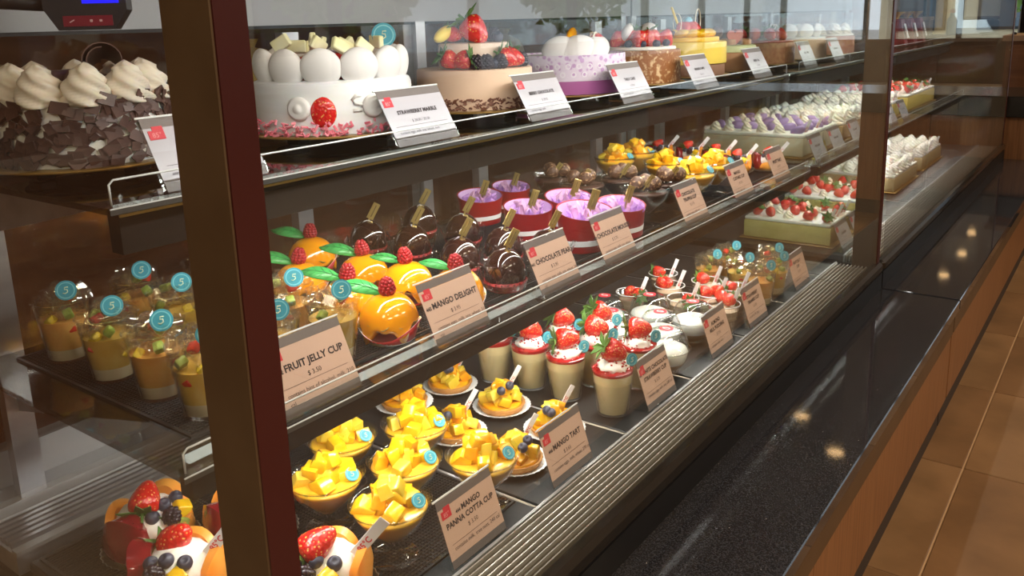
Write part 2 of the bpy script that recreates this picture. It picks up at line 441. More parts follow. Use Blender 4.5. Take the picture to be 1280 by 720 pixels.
    # glass shelves with guard, edge strip and dark light valance
    for z, xf, xb, drop, gname in ((MZ, -.76, -1.30, .031, 'm'), (TZ, -.836, -1.30, .047, 't')):
        sh = pb('shelf', (xb, ya+.045, z-.007), (xf, yb-.045, z), glass('shelf glass', (.50, .51, .50), 1.5))
        pb('shelf_edge', (xf, ya+.045, z-.007), (xf+.0015, yb-.045, z-.0013), M('dark shelf edge', (.06, .06, .058), .3), sh)
        pb('edge_line', (xf, ya+.045, z-.0012), (xf+.0017, yb-.045, z), M('acrylic edge', (.72, .74, .75), .25), sh)
        pb('light_housing', (xf-.035, ya+.06, z-.007-drop), (xf-.012, yb-.06, z-.0075), mirror, sh)
        pb('light_trim', (xf-.0118, ya+.06, z-.013), (xf-.009, yb-.06, z-.010), gold, sh)
        # folded clear guard
        ga, gb = ya+.05, yb-.05
        pb('guard', (xf-.006, ga, z+.0005), (xf-.003, gb, z+.028), clear, sh)
        pts = [(xf-.0045, ga, z+.002), (xf-.0045, ga, z+.024), (xf-.0045, ga+.005, z+.0285), (xf-.0045, gb-.005, z+.0285), (xf-.0045, gb, z+.024), (xf-.0045, gb, z+.002)]
        put('guard_edge', mesh_of('guard_edge', tube(pts, .0013, 6), M('acrylic edge', (.72, .74, .75), .25)), sh)
        lens = pb('led_lens', (xf-.06, ya+.08, z-.014), (xf-.04, yb-.08, z-.0085), led_m, sh)
        area_light('shelf_led', (xf-.05, (ya+yb)/2, z-.016), .012, yb-ya-.2, LED_P[gname]*lp*(yb-ya), LED_C, (-.35, 0, -1), sh)
    hd = pb('top_light', (-.66, ya+.05, 1.27), (-.60, yb-.05, 1.30), steel2)
    pb('led_lens', (-.655, ya+.07, 1.266), (-.625, yb-.07, 1.2699), led_m, hd)
    area_light('top_led', (-.64, (ya+yb)/2, 1.263), .025, yb-ya-.2, LED_P['h']*lp*(yb-ya), (1, .965, .93), (-.62, 0, -1), hd)
    return r
LED_P = {'m': 3.4, 't': 3.4, 'h': 4.0}; LED_C = (1, .93, .84)
YA, YB, YC = .386, 2.545, 5.19
case1 = build_case(YA, YB, 'glass fronted pastry case with bronze posts and black granite ledge', True)
case2 = build_case(YB+.012, YC, 'second glass pastry case standing beyond the bronze corner post', False, .6)

# ------------------------------------------------------------------ room lamps, some of them added as fill light
def ceiling_lamp(p, label):
    t = thing('ceiling_lamp', label, 'lamp', (p.x, p.y, 2.7), 0, 'round warm ceiling downlights')
    put('bezel', mesh_of('bezel', lathe([(.061, 0), (.085, 0), (.085, -.015), (.061, -.015)], 24, closed=True), steel2, True, 30), t)
    put('lens', mesh_of('lens', lathe([(0, -.006), (.060, -.006), (.060, -.001), (0, -.001)], 24), lamp_m, True, 30), t)
    ld = bpy.data.lights.new('downlight', 'SPOT'); ld.energy = 80; ld.color = (1, .68, .38); ld.spot_size = 2.1; ld.spot_blend = .6; ld.shadow_soft_size = .08
    o = bpy.data.objects.new('downlight', ld); C.objects.link(o); o.parent = t; o.location = (0, 0, -.03)
for k, (x, y) in enumerate(((.735, 6.22), (.355, 5.79), (.56, 13.07), (.49, 11.85), (.51, 10.74))):
    ceiling_lamp(Vector((x, y, 0)), 'round warm downlight in the ceiling beyond the service counter')
for (x, y) in ((.75, -.9), (.75, 1.2), (.75, 3.0)):  # unseen downlights added to light the post, wood front and floor
    ceiling_lamp(Vector((x, y, 0)), 'unseen round warm downlight added above the tiled aisle')
def fill_panel(x, y, label, pw=34):  # unseen panel added to lift the ambient light of the room
    t = thing('fill_panel', label, 'fill light', (x, y, 2.7), 0, 'added ceiling fill panels')
    put('frame', mesh_of('frame', box_bm(.64, 1.24, .02, .002, (0, 0, -.0102)), steel2, False), t)
    put('diffuser', mesh_of('diffuser', box_bm(.58, 1.18, .004, 0, (0, 0, -.0225)), led_m, False), t)
    ld = area_light('fill_light', (0, 0, -.026), .57, 1.16, pw, (1, .80, .60), (0, 0, -1), t)
for y in (-1.9, .2, 2.4): fill_panel(2.4, y, 'added fill light panel on the ceiling near the plain side wall')
fill_panel(.3, -2.0, 'added fill light panel on the ceiling near the wall behind the aisle', 26)

# =================================================================== FOOD PIECES (shared meshes)
VIEW = math.atan2(-.66, .75)       # azimuth most stickers face: out through the front glass
def strawberry_mesh(L=.042, R=.017):
    def f():
        prof = [(0, 0)]
        for k in range(1, 12):
            t = k/11; r = R*(math.sin(PI*min(1, t**.75*1.0)*.82+.02)/math.sin(PI*.5)) if t < 1 else 0
            prof.append((max(r, .0001), t*L))
        # shape: pointed tip at z=0, shoulders near the top
        prof = [(0, 0), (.30*R, .05*L), (.52*R, .15*L), (.74*R, .32*L), (.92*R, .52*L), (R, .70*L), (.95*R, .84*L), (.70*R, .95*L), (.30*R, .98*L), (0, .965*L)]
        return mesh_of('strawberry', lathe(prof, 16), straw)
    return cached(('straw', L, R), f)
def calyx_mesh(R=.017, n=7):
    def f():
        bm = bmesh.new(); rnd = random.Random(3)
        for k in range(n):
            a = 2*PI*k/n+rnd.uniform(-.2, .2); l = R*rnd.uniform(1.0, 1.6); wd = R*.32; h = R*rnd.uniform(.15, .75)
            d = Vector((math.cos(a), math.sin(a), 0)); s = Vector((-d.y, d.x, 0))
            P0 = Vector((0, 0, 0)); P1 = d*l*.5+Vector((0, 0, h*.7)); P2 = d*l+Vector((0, 0, h))
            q = [P0+s*wd*.3, P1+s*wd, P2, P1-s*wd, P0-s*wd*.3]
            top = [bm.verts.new(p+Vector((0, 0, .0006))) for p in q]; bot = [bm.verts.new(p-Vector((0, 0, .0006))) for p in q]
            bm.faces.new(top); bm.faces.new(bot[::-1])
            for i in range(5): bm.faces.new((top[i], bot[i], bot[(i+1) % 5], top[(i+1) % 5]))
        merge(bm, tube([(0, 0, -.001), (R*.1, 0, R*.7)], R*.1, 6))
        return mesh_of('calyx', bm, leaf_m, False)
    return cached(('calyx', R, n), f)
def berry_mesh(kind):
    def f():
        R, Lh = (.0105, .019) if kind == 'rasp' else (.0095, .015)
        bm = bmesh.new(); n = 0
        for i, t in enumerate((.06, .24, .44, .64, .84, .98)):
            rr = R*math.sqrt(max(.02, 1-(t*.93)**2)) if t > .2 else R*.8
            cnt = max(1, int(2*PI*rr/.0058))
            for k in range(cnt):
                a = 2*PI*(k+.5*(i % 2))/cnt
                merge(bm, ico(.0034, 1, loc=(rr*math.cos(a)*.86, rr*math.sin(a)*.86, .002+t*Lh)))
        merge(bm, ico(1, 2, R*.82, R*.82, Lh*.55, loc=(0, 0, Lh*.5)))
        return mesh_of(kind, bm, rasp if kind == 'rasp' else blackb)
    return cached(('berry', kind), f)
def blueberry_mesh():
    def f():
        r = .0075
        prof = [(0, -r), (r*.6, -r*.8), (r*.95, -r*.3), (r, 0), (r*.93, r*.4), (r*.66, r*.76), (r*.42, r*.9), (r*.30, r*.72), (0, r*.70)]
        return mesh_of('blueberry', lathe(prof, 14), blueb)
    return cached('blueb', f)
def cube_mesh(i, s=.017):
    def f():
        rnd = random.Random(i*11+5)
        bm = box_bm(s*rnd.uniform(.9, 1.35), s*rnd.uniform(.85, 1.1), s*rnd.uniform(.75, 1.0), .0022, seg=2)
        tx, ty, sk = rnd.uniform(.60, 1.0), rnd.uniform(.65, 1.0), rnd.uniform(-.25, .35)
        for v in bm.verts:
            k = v.co.z/s+.5; v.co.x *= 1-(1-tx)*k; v.co.y *= 1-(1-ty)*k; v.co.x += sk*v.co.z
            v.co += Vector((rnd.uniform(-1, 1), rnd.uniform(-1, 1), rnd.uniform(-1, 1)))*.0008
        return mesh_of('mango_cube', bm, (mango_m, mango_m2, mango_m3)[i % 3], True, 50)
    return cached(('cube', i, s), f)
def blob_mesh(name, mat, s, i=0, noise=.25, flat=1, sub=2):
    return cached((name, s, i, flat), lambda: mesh_of(name, ico(s, sub, 1, 1, flat, noise, i, 1.3), mat))
def pick_mesh():
    return cached('pick', lambda: mesh_of('price_pick', box_bm(.011, .0012, .048, .0003, (0, 0, .024)), white_card, False))
def add_pick(t, loc, lean=.55, rz=0.0, s=1.0):
    """small white plastic pick with red print, leaning towards the far end"""
    az = VIEW+rz
    p = put('price_pick', pick_mesh(), t, loc, Euler((0, lean, az+PI/2), 'XYZ'), s, 'white plastic pick with red print')
    tm = text_mesh('85°C', .0085, ink_red, 'CENTER', .0002)
    put('lettering', tm, p, (.003, -.0009, .016), (PI/2, -PI/2, 0))
    return p
def disc_mesh():
    def f():
        bm = lathe([(0, -.0006), (.0125, -.0006), (.0125, .0006), (0, .0006)], 28); return mesh_of('sticker', bm, teal, True, 30)
    return cached('disc', f)
def ring_mesh():
    def f():
        bm = lathe([(.0092, 0), (.0104, 0), (.0104, .0004), (.0092, .0004)], 28, closed=True); return mesh_of('print_ring', bm, teal_l, False)
    return cached('ring', f)
def bird_mesh():
    """little curl printed in the middle of the sticker"""
    def f():
        bm = tube([(-.0035, -.003, 0), (-.001, -.004, 0), (.002, -.002, 0), (.0015, .001, 0), (-.0015, .001, 0), (-.001, .004, 0), (.003, .004, 0)], .0007, 5); return mesh_of('print_mark', bm, teal_d)
    return cached('bird', f)
def add_sticker(t, loc, rz=0.0, tilt=.2, s=1.0):
    az = VIEW+rz
    d = Vector((math.cos(az)*math.cos(tilt), math.sin(az)*math.cos(tilt), math.sin(tilt)))
    q = d.to_track_quat('Z', 'Y').to_euler()
    o = put('sticker', disc_mesh(), t, loc, q, s, 'round teal paper sticker')
    put('print_ring', ring_mesh(), o, (0, 0, .0006)); put('print_mark', bird_mesh(), o, (0, 0, .0008))
    return o
def add_gold(t, loc, lean=.5, rz=0.0, s=1.0, mat=None):
    mt = mat or gold
    def f():
        bm = box_bm(.013, .0012, .030, .0003, (0, 0, .025)); merge(bm, box_bm(.003, .001, .014, 0, (0, 0, .006))); return mesh_of('gold_tag', bm, mt, False)
    o = put('gold_tag', cached(('gold', mt.name), f), t, loc, (0, lean, VIEW+rz+PI/2), s, 'small gold foil tag')
    put('print_line', cached('gl', lambda: mesh_of('print_line', box_bm(.002, .0006, .022, 0, (0, -.0009, .025)), M('gold tag print', (.22, .16, .05), .4), False)), o)
    return o
def pile(t, R, zbase, height, n, seed, s=.017, name='mango_cube'):
    """heap of cubes on a disc of radius R"""
    rnd = random.Random(seed); k = 0
    layers = [(0, R*.80, int(n*.55)), (.42, R*.52, int(n*.30)), (.80, R*.22, max(1, n-int(n*.55)-int(n*.30)))]
    for (h, rr, cnt) in layers:
        for i in range(cnt):
            a = 2*PI*i/cnt+rnd.uniform(-.25, .25)+h*3; r_ = rr*rnd.uniform(.75, 1.0) if i % 3 or h > .5 else rr*.35
            put(name, cube_mesh(rnd.randrange(12), s), t, (r_*math.cos(a), r_*math.sin(a), zbase+h*height+s*.35+rnd.uniform(0, .002)),
                (rnd.uniform(-.5, .5), rnd.uniform(-.5, .5), rnd.uniform(0, 6)))

# ------------------------------------------------------------------ price tags
def price_tag(shelf, xpx, X, code, title, price, body, label, w_=.122, h_=.095, pale=False, lean=.42):
    z = {'d': D, 'm': MZ, 't': TZ}[shelf]+.0005
    lo, hi = .2, 6.0
    for _ in range(50):                       # the point on the shelf front line that shows at this pixel column
        mid = (lo+hi)/2; c = AX @ np.array([X, mid, z+h_*.45-CZ]); u = c[0]/c[2]*FPX+640
        if u < xpx: lo = mid
        else: hi = mid
    t = thing('price_tag', label, 'price tag', (X, lo, z), 0, 'price tags in clear acrylic stands')
    # clear L shaped stand
    a = lean; up = Vector((-math.sin(a), 0, math.cos(a)))
    def sheet(th, w0, h0, h1, off, mat, name, par=t):
        bm = box_bm(th, w0, h1-h0, 0, (off, 0, (h0+h1)/2)); return put(name, mesh_of(name, bm, mat, False), par, (0, 0, .0016), (0, -a, 0))
    st = sheet(.0014, w_+.006, 0, h_+.002, -.001, clear, 'acrylic_stand')
    put('stand_foot', cached(('foot', w_), lambda: mesh_of('stand_foot', box_bm(.040, w_+.006, .0014, 0, (-.019, 0, .0008)), clear, False)), t)
    put('stand_edge', cached(('edge', w_), lambda: mesh_of('stand_edge', box_bm(.0018, w_+.006, .0022), M('acrylic edge', (.72, .74, .75), .25), False)), st, (-.001, 0, h_+.002))
    cm = card_w if pale else card
    cd_ = sheet(.0006, w_, .012, h_-.012, .0006, cm, 'card')
    sheet(.0006, w_, h_-.0118, h_, .0006, band, 'header_band'); sheet(.0006, w_, .001, .0118, .0006, band, 'footer_band')
    def txt(body_, size, u, v, mat, align='CENTER', bold=0, name='lettering'):
        put(name, text_mesh(body_, size, mat, align, bold), cd_, (.0013, u, v), (PI/2, 0, PI/2))
    logo = bmesh.new(); merge(logo, box_bm(.0006, .019, .011, 0)); merge(logo, box_bm(.0006, .013, .007, 0, (0, .003, .007)))
    lg = put('logo', cached('logo', lambda: mesh_of('logo', logo, ink_red, False)), cd_, (.0013, -w_*.5+.014, h_-.021))
    put('logo_mark', text_mesh('85°', .0085, M('logo print', (.80, .35, .35), .5)), lg, (.0006, 0, -.003), (PI/2, 0, PI/2))
    yy = h_*.56
    ln = title.split('\n')
    for k, l_ in enumerate(ln):
        sz = (.0125 if len(ln) == 1 else .0110)*(.68 if pale else 1); vv = yy+(.013 if len(ln) > 1 else 0)-.013*k
        sh_ = .006 if (k == 0 and code) else 0
        txt(l_, sz, sh_, vv, ink, bold=.0004)
        if sh_:
            wd = max(v.co.x for v in text_mesh(l_, sz, ink, 'CENTER', .0004).vertices)
            txt(code, sz*.6, sh_-wd-.0075, vv, ink, bold=.0003)
    txt(price, .0085*(.75 if pale else 1), 0, yy-(.014 if len(ln) == 1 else .013), ink)
    put('rule', cached(('rule', w_), lambda: mesh_of('rule', box_bm(.0003, w_*.84, .0004), ink, False)), cd_, (.0012, 0, yy-.019-(.003 if len(ln) > 1 else 0)))
    for k, l_ in enumerate(body.split('\n')):
        txt(l_, .0078*(.75 if pale else 1), -w_*.40, yy-.031-.0105*k, ink, 'LEFT')
    return t
TAGS_M = [  # middle shelf: pixel column, code, title, price, text, label
 (404, '442', 'FRUIT JELLY CUP', '$ 3.50', 'contains hint of alcohol, milk, 210\ncal', 'fruit jelly cup price tag in clear stand on the middle shelf'),
 (580, '445', 'MANGO DELIGHT', '$ 3.95', 'contains eggs, milk, soy, wheat, 310\ncal', 'mango delight price tag standing before the orange domes'),
 (703, '441', 'CHOCOLATE PEAR', '$ 3.95', 'contains eggs, milk, soy, wheat, 340\ncal', 'chocolate pear price tag standing before the glazed chocolate domes'),
 (778, '443', 'CHOCOLATE MOUSSE', '$ 3.75', 'contains eggs, milk, soy, wheat', 'chocolate mousse price tag before the red bowls of violet tulle'),
 (874, '', 'CHOCOLATE\nTRUFFLE CUP', '$ 3.75', 'contains eggs, milk, soy', 'brown price tag before the truffle cups on the middle shelf'),
 (934, '', 'MANGO\nCUSTARD CUP', '$ 3.50', 'contains eggs, milk', 'brown price tag before the mango cups on the middle shelf'),
 (981, '', 'FRUIT TART', '$ 4.25', 'contains eggs, milk, wheat', 'brown price tag before the strawberry tarts on the middle shelf')]
for (x, c_, ti, pr, bo, lb) in TAGS_M: price_tag('m', x, -.770, c_, ti, pr, bo, lb)
TAGS_D = [
 (600, '444', 'MANGO\nPANNA COTTA CUP', '$ 3.50', 'contains milk, tree nuts, 240 cal', 'mango panna cotta cup price tag on the case floor'),
 (717, '446', 'MANGO TART', '$ 3.65', 'contains eggs, milk, wheat, 270 cal', 'mango tart price tag beside the metal air grille'),
 (829, '447', 'WHITE CHOCOLATE\nSTRAWBERRY CUP', '$ 3.75', 'contains eggs, milk, soy, 280 cal', 'white chocolate strawberry cup price tag on the case floor'),
 (905, '', 'ALMOND\nMILK PUDDING', '$ 2.95', 'contains milk, nuts', 'milk pudding price tag before the domed white puddings'),
 (950, '', 'STRAWBERRY\nTIRAMISU CUP', '$ 3.50', 'contains milk, eggs', 'price tag before the small open strawberry cups'),
 (1005, '', 'FRUIT JELLY\nCUP', '$ 3.50', 'contains milk', 'price tag before the jelly cups on the case floor')]
for (x, c_, ti, pr, bo, lb) in TAGS_D: price_tag('d', x, -.6815, c_, ti, pr, bo, lb, .118, .095, False, .32)
TAGS_T = [
 (272, '', 'BLACK FOREST', '$ 28.00', 'contains eggs, milk, soy, wheat', 'pale price tag behind the bronze post on the top shelf'),
 (537, '', 'STRAWBERRY MARBLE', '$ 28.00 / 35.00', 'contains eggs, milk, soy, wheat, nuts\ncal', 'pale price tag between the white cake and beige berry cake'),
 (691, '', 'BERRY CHOCOLATE', '$ 29.95', 'contains eggs, milk', 'pale price tag between the beige berry cake and lilac cake'),
 (800, '', 'TARO CAKE', '$ 29.00', 'contains eggs, milk', 'pale price tag before the nut crusted brown cake'),
 (886, '', 'MANGO CAKE', '$ 29.00', 'contains eggs, milk', 'pale price tag before the yellow mango cake'),
 (956, '', 'GREEN TEA', '$ 28.00', 'contains eggs, milk', 'pale price tag before the pistachio heart cake')]
for (x, c_, ti, pr, bo, lb) in TAGS_T: price_tag('t', x, -.848, c_, ti, pr, bo, lb, .135, .090, True, .50)
# tags in the second case
for k, (sh, x, X) in enumerate((('t', 1016, -.848), ('t', 1052, -.848), ('m', 1030, -.770), ('m', 1053, -.770), ('m', 1076, -.770), ('d', 1063, -.6815), ('d', 1080, -.6815), ('m', 1120, -.770), ('m', 1135, -.770))):
    price_tag(sh, x, X, '', ('ROLL CAKE', 'LONG CAKE')[k % 2], '$ 14.00', 'contains eggs, milk', ('pale price tag on the top shelf of the second case', 'price tag on the middle shelf of the second case', 'price tag beside the long cakes on the second case floor')[{'t': 0, 'm': 1, 'd': 2}[sh]], .125, .09, True)

# ------------------------------------------------------------------ mango cups
def goblet():
    def f():
        o = [(.0, .0), (.034, .0), (.036, .002), (.033, .004), (.010, .008), (.008, .014), (.014, .024), (.030, .040), (.046, .058), (.055, .078), (.057, .085), (.0585, .0865), (.0575, .088),
             (.0535, .078), (.0445, .059), (.0285, .042), (.012, .026), (0, .023)]
        return mesh_of('cup', lathe(o, 36), clear)
    return cached('goblet', f)
def goblet_fill(kind):
    def f():
        mat = {'mango': panna, 'choc': choc}[kind]
        p = [(0, .0245), (.011, .0265), (.0275, .0425), (.043, .0595), (.0495, .070), (0, .070)]
        return mesh_of('filling', lathe(p, 32), mat, True, 60)
    return cached(('gf', kind), f)
def mango_cup(x, y, zplane, zb, label, group, seed, sticker=True, n=15):
    p = at(x, y, zb+.085)
    t = thing('mango_cup', label, 'dessert cup', (p.x, p.y, zb+.0005), 0, group)
    put('cup', goblet(), t); put('filling', goblet_fill('mango'), t)
    put('custard', cached('gcust', lambda: mesh_of('custard', lathe([(0, .0695), (.049, .0695), (.0515, .0755), (.047, .0775), (0, .079)], 32), custard)), t)
    pile(t, .044, .0755, .030, n, seed, .023)
    if sticker: add_sticker(t, (.035, .020, .088), .5, .75, .85)
    return t
for i, (x, y) in enumerate(((526, 641), (522, 581), (618, 587), (420, 587), (508, 533), (436, 548))):
    mango_cup(x, y, 0, D, 'stemmed mango panna cotta cup with mango cubes ' + ('beside its price tag', 'among the other mango cups', 'touching a mango tart', 'next to a fruit tart', 'among the other mango cups', 'half under the middle shelf')[i], 'mango panna cotta cups on the case floor', i+1)
for i, (x, y) in enumerate(((912, 204), (872, 216), (832, 203), (772, 196), (793, 190))):
    mango_cup(x, y, 0, MZ, 'stemmed clear cup heaped with mango cubes on the middle shelf', 'mango cups on the middle shelf', i+20, True, 13)
def truffle_cup(x, y, seed):
    p = at(x, y, MZ+.085)
    t = thing('truffle_cup', 'stemmed cup of dark chocolate mousse with three nut truffles', 'dessert cup', (p.x, p.y, MZ+.0005), 0, 'truffle cups on the middle shelf')
    put('cup', goblet(), t); put('filling', goblet_fill('choc'), t)
    put('mousse_top', cached('gchoc', lambda: mesh_of('mousse_top', lathe([(0, .0695), (.049, .0695), (.0515, .0755), (.047, .0775), (0, .079)], 32), choc)), t)
    for k in range(3):
        a = 2*PI*k/3+seed
        put('truffle', blob_mesh('truffle', nutty, .018, k, .12), t, (.021*math.cos(a), .021*math.sin(a), .095), (seed, k, 0))
    add_gold(t, (.010, -.030, .085), .7, .1)
for i, (x, y) in enumerate(((813, 236), (858, 224), (727, 228), (783, 222), (700, 220))): truffle_cup(x, y, i*.7)

# ------------------------------------------------------------------ mango tarts
def mango_tart(x, y, seed):
    p = at(x, y, D+.012)
    t = thing('mango_tart', 'mango cube tart with blueberries on a paper plate ' + ('among the mango cups', 'next to the white mousse cups', 'just behind the mango tart price tag', 'beside a mango cup', 'half under the middle shelf', 'half under the middle shelf')[seed-40], 'tart', (p.x, p.y, D+.0005), 0, 'mango tarts on the case floor')
    put('paper_plate', cached('plate', lambda: mesh_of('paper_plate', lathe([(0, 0), (.045, 0), (.056, .007), (.0565, .008), (.0445, .0014), (0, .0014)], 96, flute=.018, nfl=32), doily)), t)
    put('crust', cached('crust', lambda: mesh_of('crust', lathe([(0, .0015), (.040, .0015), (.046, .013), (.044, .0145), (.041, .011), (0, .011)], 72, flute=.012, nfl=24), crust)), t)
    put('custard', cached('tcust', lambda: mesh_of('custard', lathe([(0, .0105), (.0405, .0108), (.036, .015), (0, .017)], 32), mango_m2)), t)
    pile(t, .041, .0150, .030, 16, seed, .0205)
    rnd = random.Random(seed+3)
    for k in range(2):
        a = VIEW+rnd.uniform(-1, 1); r_ = rnd.uniform(.018, .034)
        put('blueberry', blueberry_mesh(), t, (r_*math.cos(a), r_*math.sin(a), .066-r_*.70), (.6, .4, a), 1.15)
    add_pick(t, (-.006, .030, .030), .62, .3)
for i, (x, y) in enumerate(((570, 536), (627, 503), (693, 531), (645, 571), (563, 478), (512, 497))): mango_tart(x, y, 40+i)

# ------------------------------------------------------------------ large fruit tarts
def wedge_mesh(name, mat, R, r, h, a0, a1, tilt=0, seg=14):
    def f():
        bm = bmesh.new(); rows = []
        for i in range(seg+1):
            a = a0+(a1-a0)*i/seg; k = math.sin(PI*i/seg)**.45; hh = h*(.28+.72*k)
            rows.append([bm.verts.new((rr*math.cos(a), rr*math.sin(a), zz)) for rr, zz in ((r, 0), (R, 0), (R*1.06, hh*.55), (R*.99, hh), (r*1.04, hh*.93))])
        for A, B in zip(rows, rows[1:]):
            for k in range(5): bm.faces.new((A[k], A[(k+1) % 5], B[(k+1) % 5], B[k]))
        bm.faces.new(rows[0]); bm.faces.new(rows[-1][::-1])
        return mesh_of(name, bm, mat, True, 50)
    return cached((name, R, a0, a1, h), f)
def fruit_tart(p, label, group, seed, small=False, berry=(.004, .004), rz=0, pick=True):
    t = thing('fruit_tart', label, 'tart', (p.x, p.y, p.z), rz, group)
    S = .80 if small else 1.12
    rnd = random.Random(seed)
    put('foil_cup', cached('foilcup', lambda: mesh_of('foil_cup', lathe([(0, 0), (.045, 0), (.060, .010), (.061, .0105), (.0445, .0016), (0, .0016)], 96, flute=.02, nfl=36), foil)), t, scale=S)
    put('crust', cached('fcrust', lambda: mesh_of('crust', lathe([(0, .002), (.044, .002), (.050, .020), (.046, .022), (0, .020)], 72, flute=.012, nfl=24), crust)), t, scale=S)
    put('cream', cached('fcream', lambda: mesh_of('cream', ico(1, 3, .040, .040, .028, .12, 4, 1.2, (0, 0, .042)), cream)), t, scale=S)
    # fruit slices stood around the cream
    put('melon_slice', wedge_mesh('melon_slice', papaya, .052, .038, .054, .40, 1.9), t, (0, 0, .016*S), scale=S, label='orange melon slice')
    put('melon_slice', wedge_mesh('melon_slice', papaya, .052, .040, .044, 1.95, 3.3), t, (0, 0, .016*S), scale=S)
    put('melon_slice', wedge_mesh('melon_slice', papaya, .0515, .040, .027, -1.35, .38), t, (0, 0, .016*S), scale=S)
    put('plum_slice', wedge_mesh('plum_slice', plum, .055, .028, .058, 3.5, 4.9), t, (0, 0, .015*S), scale=S, label='glazed dark red plum slice')
    # strawberry lying on top
    b = put('strawberry', strawberry_mesh(.045, .0185), t, (berry[0]*S, (berry[1]+.010)*S, .088*S), (2.2+rnd.uniform(-.2, .2), rnd.uniform(-.4, .4), rnd.uniform(-.5, .5)), S*1.05)
    put('calyx', calyx_mesh(.0185), b, (0, 0, .043))
    for k, (px_, py_, pz_) in enumerate(((.022, -.014, .066), (.034, .004, .064), (.010, -.030, .060))):
        put('blueberry', blueberry_mesh(), t, (px_*S, py_*S, pz_*S), (.5, .3, k), S*1.2)
    put('blackberry', berry_mesh('black'), t, (.030*S, -.026*S, .050*S), (.4, .3, 0), S*1.15)
    put('mango_cube', cube_mesh(0), t, (.040*S, -.006*S, .054*S), (.3, .4, .5), S)
    put('kiwi_piece', cached('kiwi', lambda: mesh_of('kiwi_piece', box_bm(.016, .008, .014, .002, seg=2), kiwi, True, 40)), t, (.042*S, -.020*S, .040*S), (0, .5, .6), S)
    if pick: add_pick(t, (.020*S, .030*S, .058*S), .7, .2, 1.25*S)
    return t
gl = 'tall fruit tarts on the case floor'
fruit_tart(at(432, 734, D+.001), 'fruit tart with strawberry, plum and berries beside the mango cups', gl, 1, rz=-.5)
fruit_tart(at(222, 745, D+.001), 'fruit tart with blueberries and white pick below the jelly cup shelf end', gl, 2, rz=-.45)
fruit_tart(at(196, 688, D+.001), 'fruit tart with dark glazed fruit next to the rear air grille', gl, 3, rz=.9, pick=False)
fruit_tart(at(312, 672, D+.001), 'fruit tart showing its melon slices on both sides of the bronze post', gl, 4, rz=.5, pick=False)
gs = 'strawberry tarts on the middle shelf'
for i, (x, y) in enumerate(((842, 163), (880, 176), (906, 164), (938, 180), (960, 174))):
    q = at(x, y, MZ+.080); q.z = MZ+.001
    fruit_tart(q, 'small fruit tart topped with a whole strawberry on the middle shelf', gs, 30+i, True, rz=-.4)

# ------------------------------------------------------------------ white chocolate strawberry cups
def mousse_cup(x, y, seed):
    p = at(x, y, D)
    t = thing('mousse_cup', 'white mousse cup topped with a whole strawberry ' + ('just behind its brown price tag', 'next to the mango tarts', 'next to the mango tarts', 'beside a domed pudding and the price tag', 'among the other mousse cups', 'among the other mousse cups', 'next to the domed puddings', 'next to the mango tarts')[seed], 'dessert cup', (p.x, p.y, D+.0005), 0, 'white chocolate strawberry cups')
    rnd = random.Random(seed)
    put('cup', cached('mcup', lambda: mesh_of('cup', lathe([(0, 0), (.030, 0), (.0305, .001), (.0405, .092), (.0415, .093), (.0405, .0945), (.0395, .093), (.0298, .0025), (0, .0025)], 36), clear)), t)
    put('mousse', cached('mfill', lambda: mesh_of('mousse', lathe([(0, .005), (.0295, .005), (.0385, .082), (0, .082)], 36), mousse, True, 60)), t)
    put('jam_ring', cached('mjam', lambda: mesh_of('jam_ring', lathe([(0, .0815), (.0386, .0818), (.0392, .087), (.036, .089), (0, .0885)], 36), jam, True, 60)), t)
    put('cream', blob_mesh('cream_swirl', cream, .029, seed % 3, .35, .55, 3), t, (0, 0, .092), (0, 0, seed))
    crumbs = cached('crumbs', lambda: crumb_mesh())
    put('crumbs', crumbs, t, (0, 0, 0), (0, 0, seed*1.3), kind='stuff')
    d = Vector((-.75, -.45, .15+rnd.uniform(-.25, .45))).normalized()          # stalk end
    d.rotate(Euler((0, 0, rnd.uniform(-.5, .5))))
    b = put('strawberry', strawberry_mesh(.050, .0225), t, Vector((.004, .002, .121))-d*.025, d.to_track_quat('Z', 'Y').to_euler())
    put('calyx', calyx_mesh(.0205), b, (0, 0, .048), (0, 0, seed), 1.05)
    add_sticker(t, (.030, .020, .104), .3, .15)
def crumb_mesh():
    bm = bmesh.new(); rnd = random.Random(5)
    for k in range(70):
        a = rnd.uniform(0, 2*PI); r_ = rnd.uniform(.012, .036)
        merge(bm, box_bm(.003, .0025, .002, 0, (r_*math.cos(a), r_*math.sin(a), .0915+.0175*math.sqrt(max(0, 1-(r_/.031)**2)))))
    return mesh_of('crumbs', bm, jam, False)
for i, (x, y) in enumerate(((766, 514), (708, 495), (661, 481), (812, 486), (762, 478), (708, 463), (752, 455), (616, 474))): mousse_cup(x, y, i)

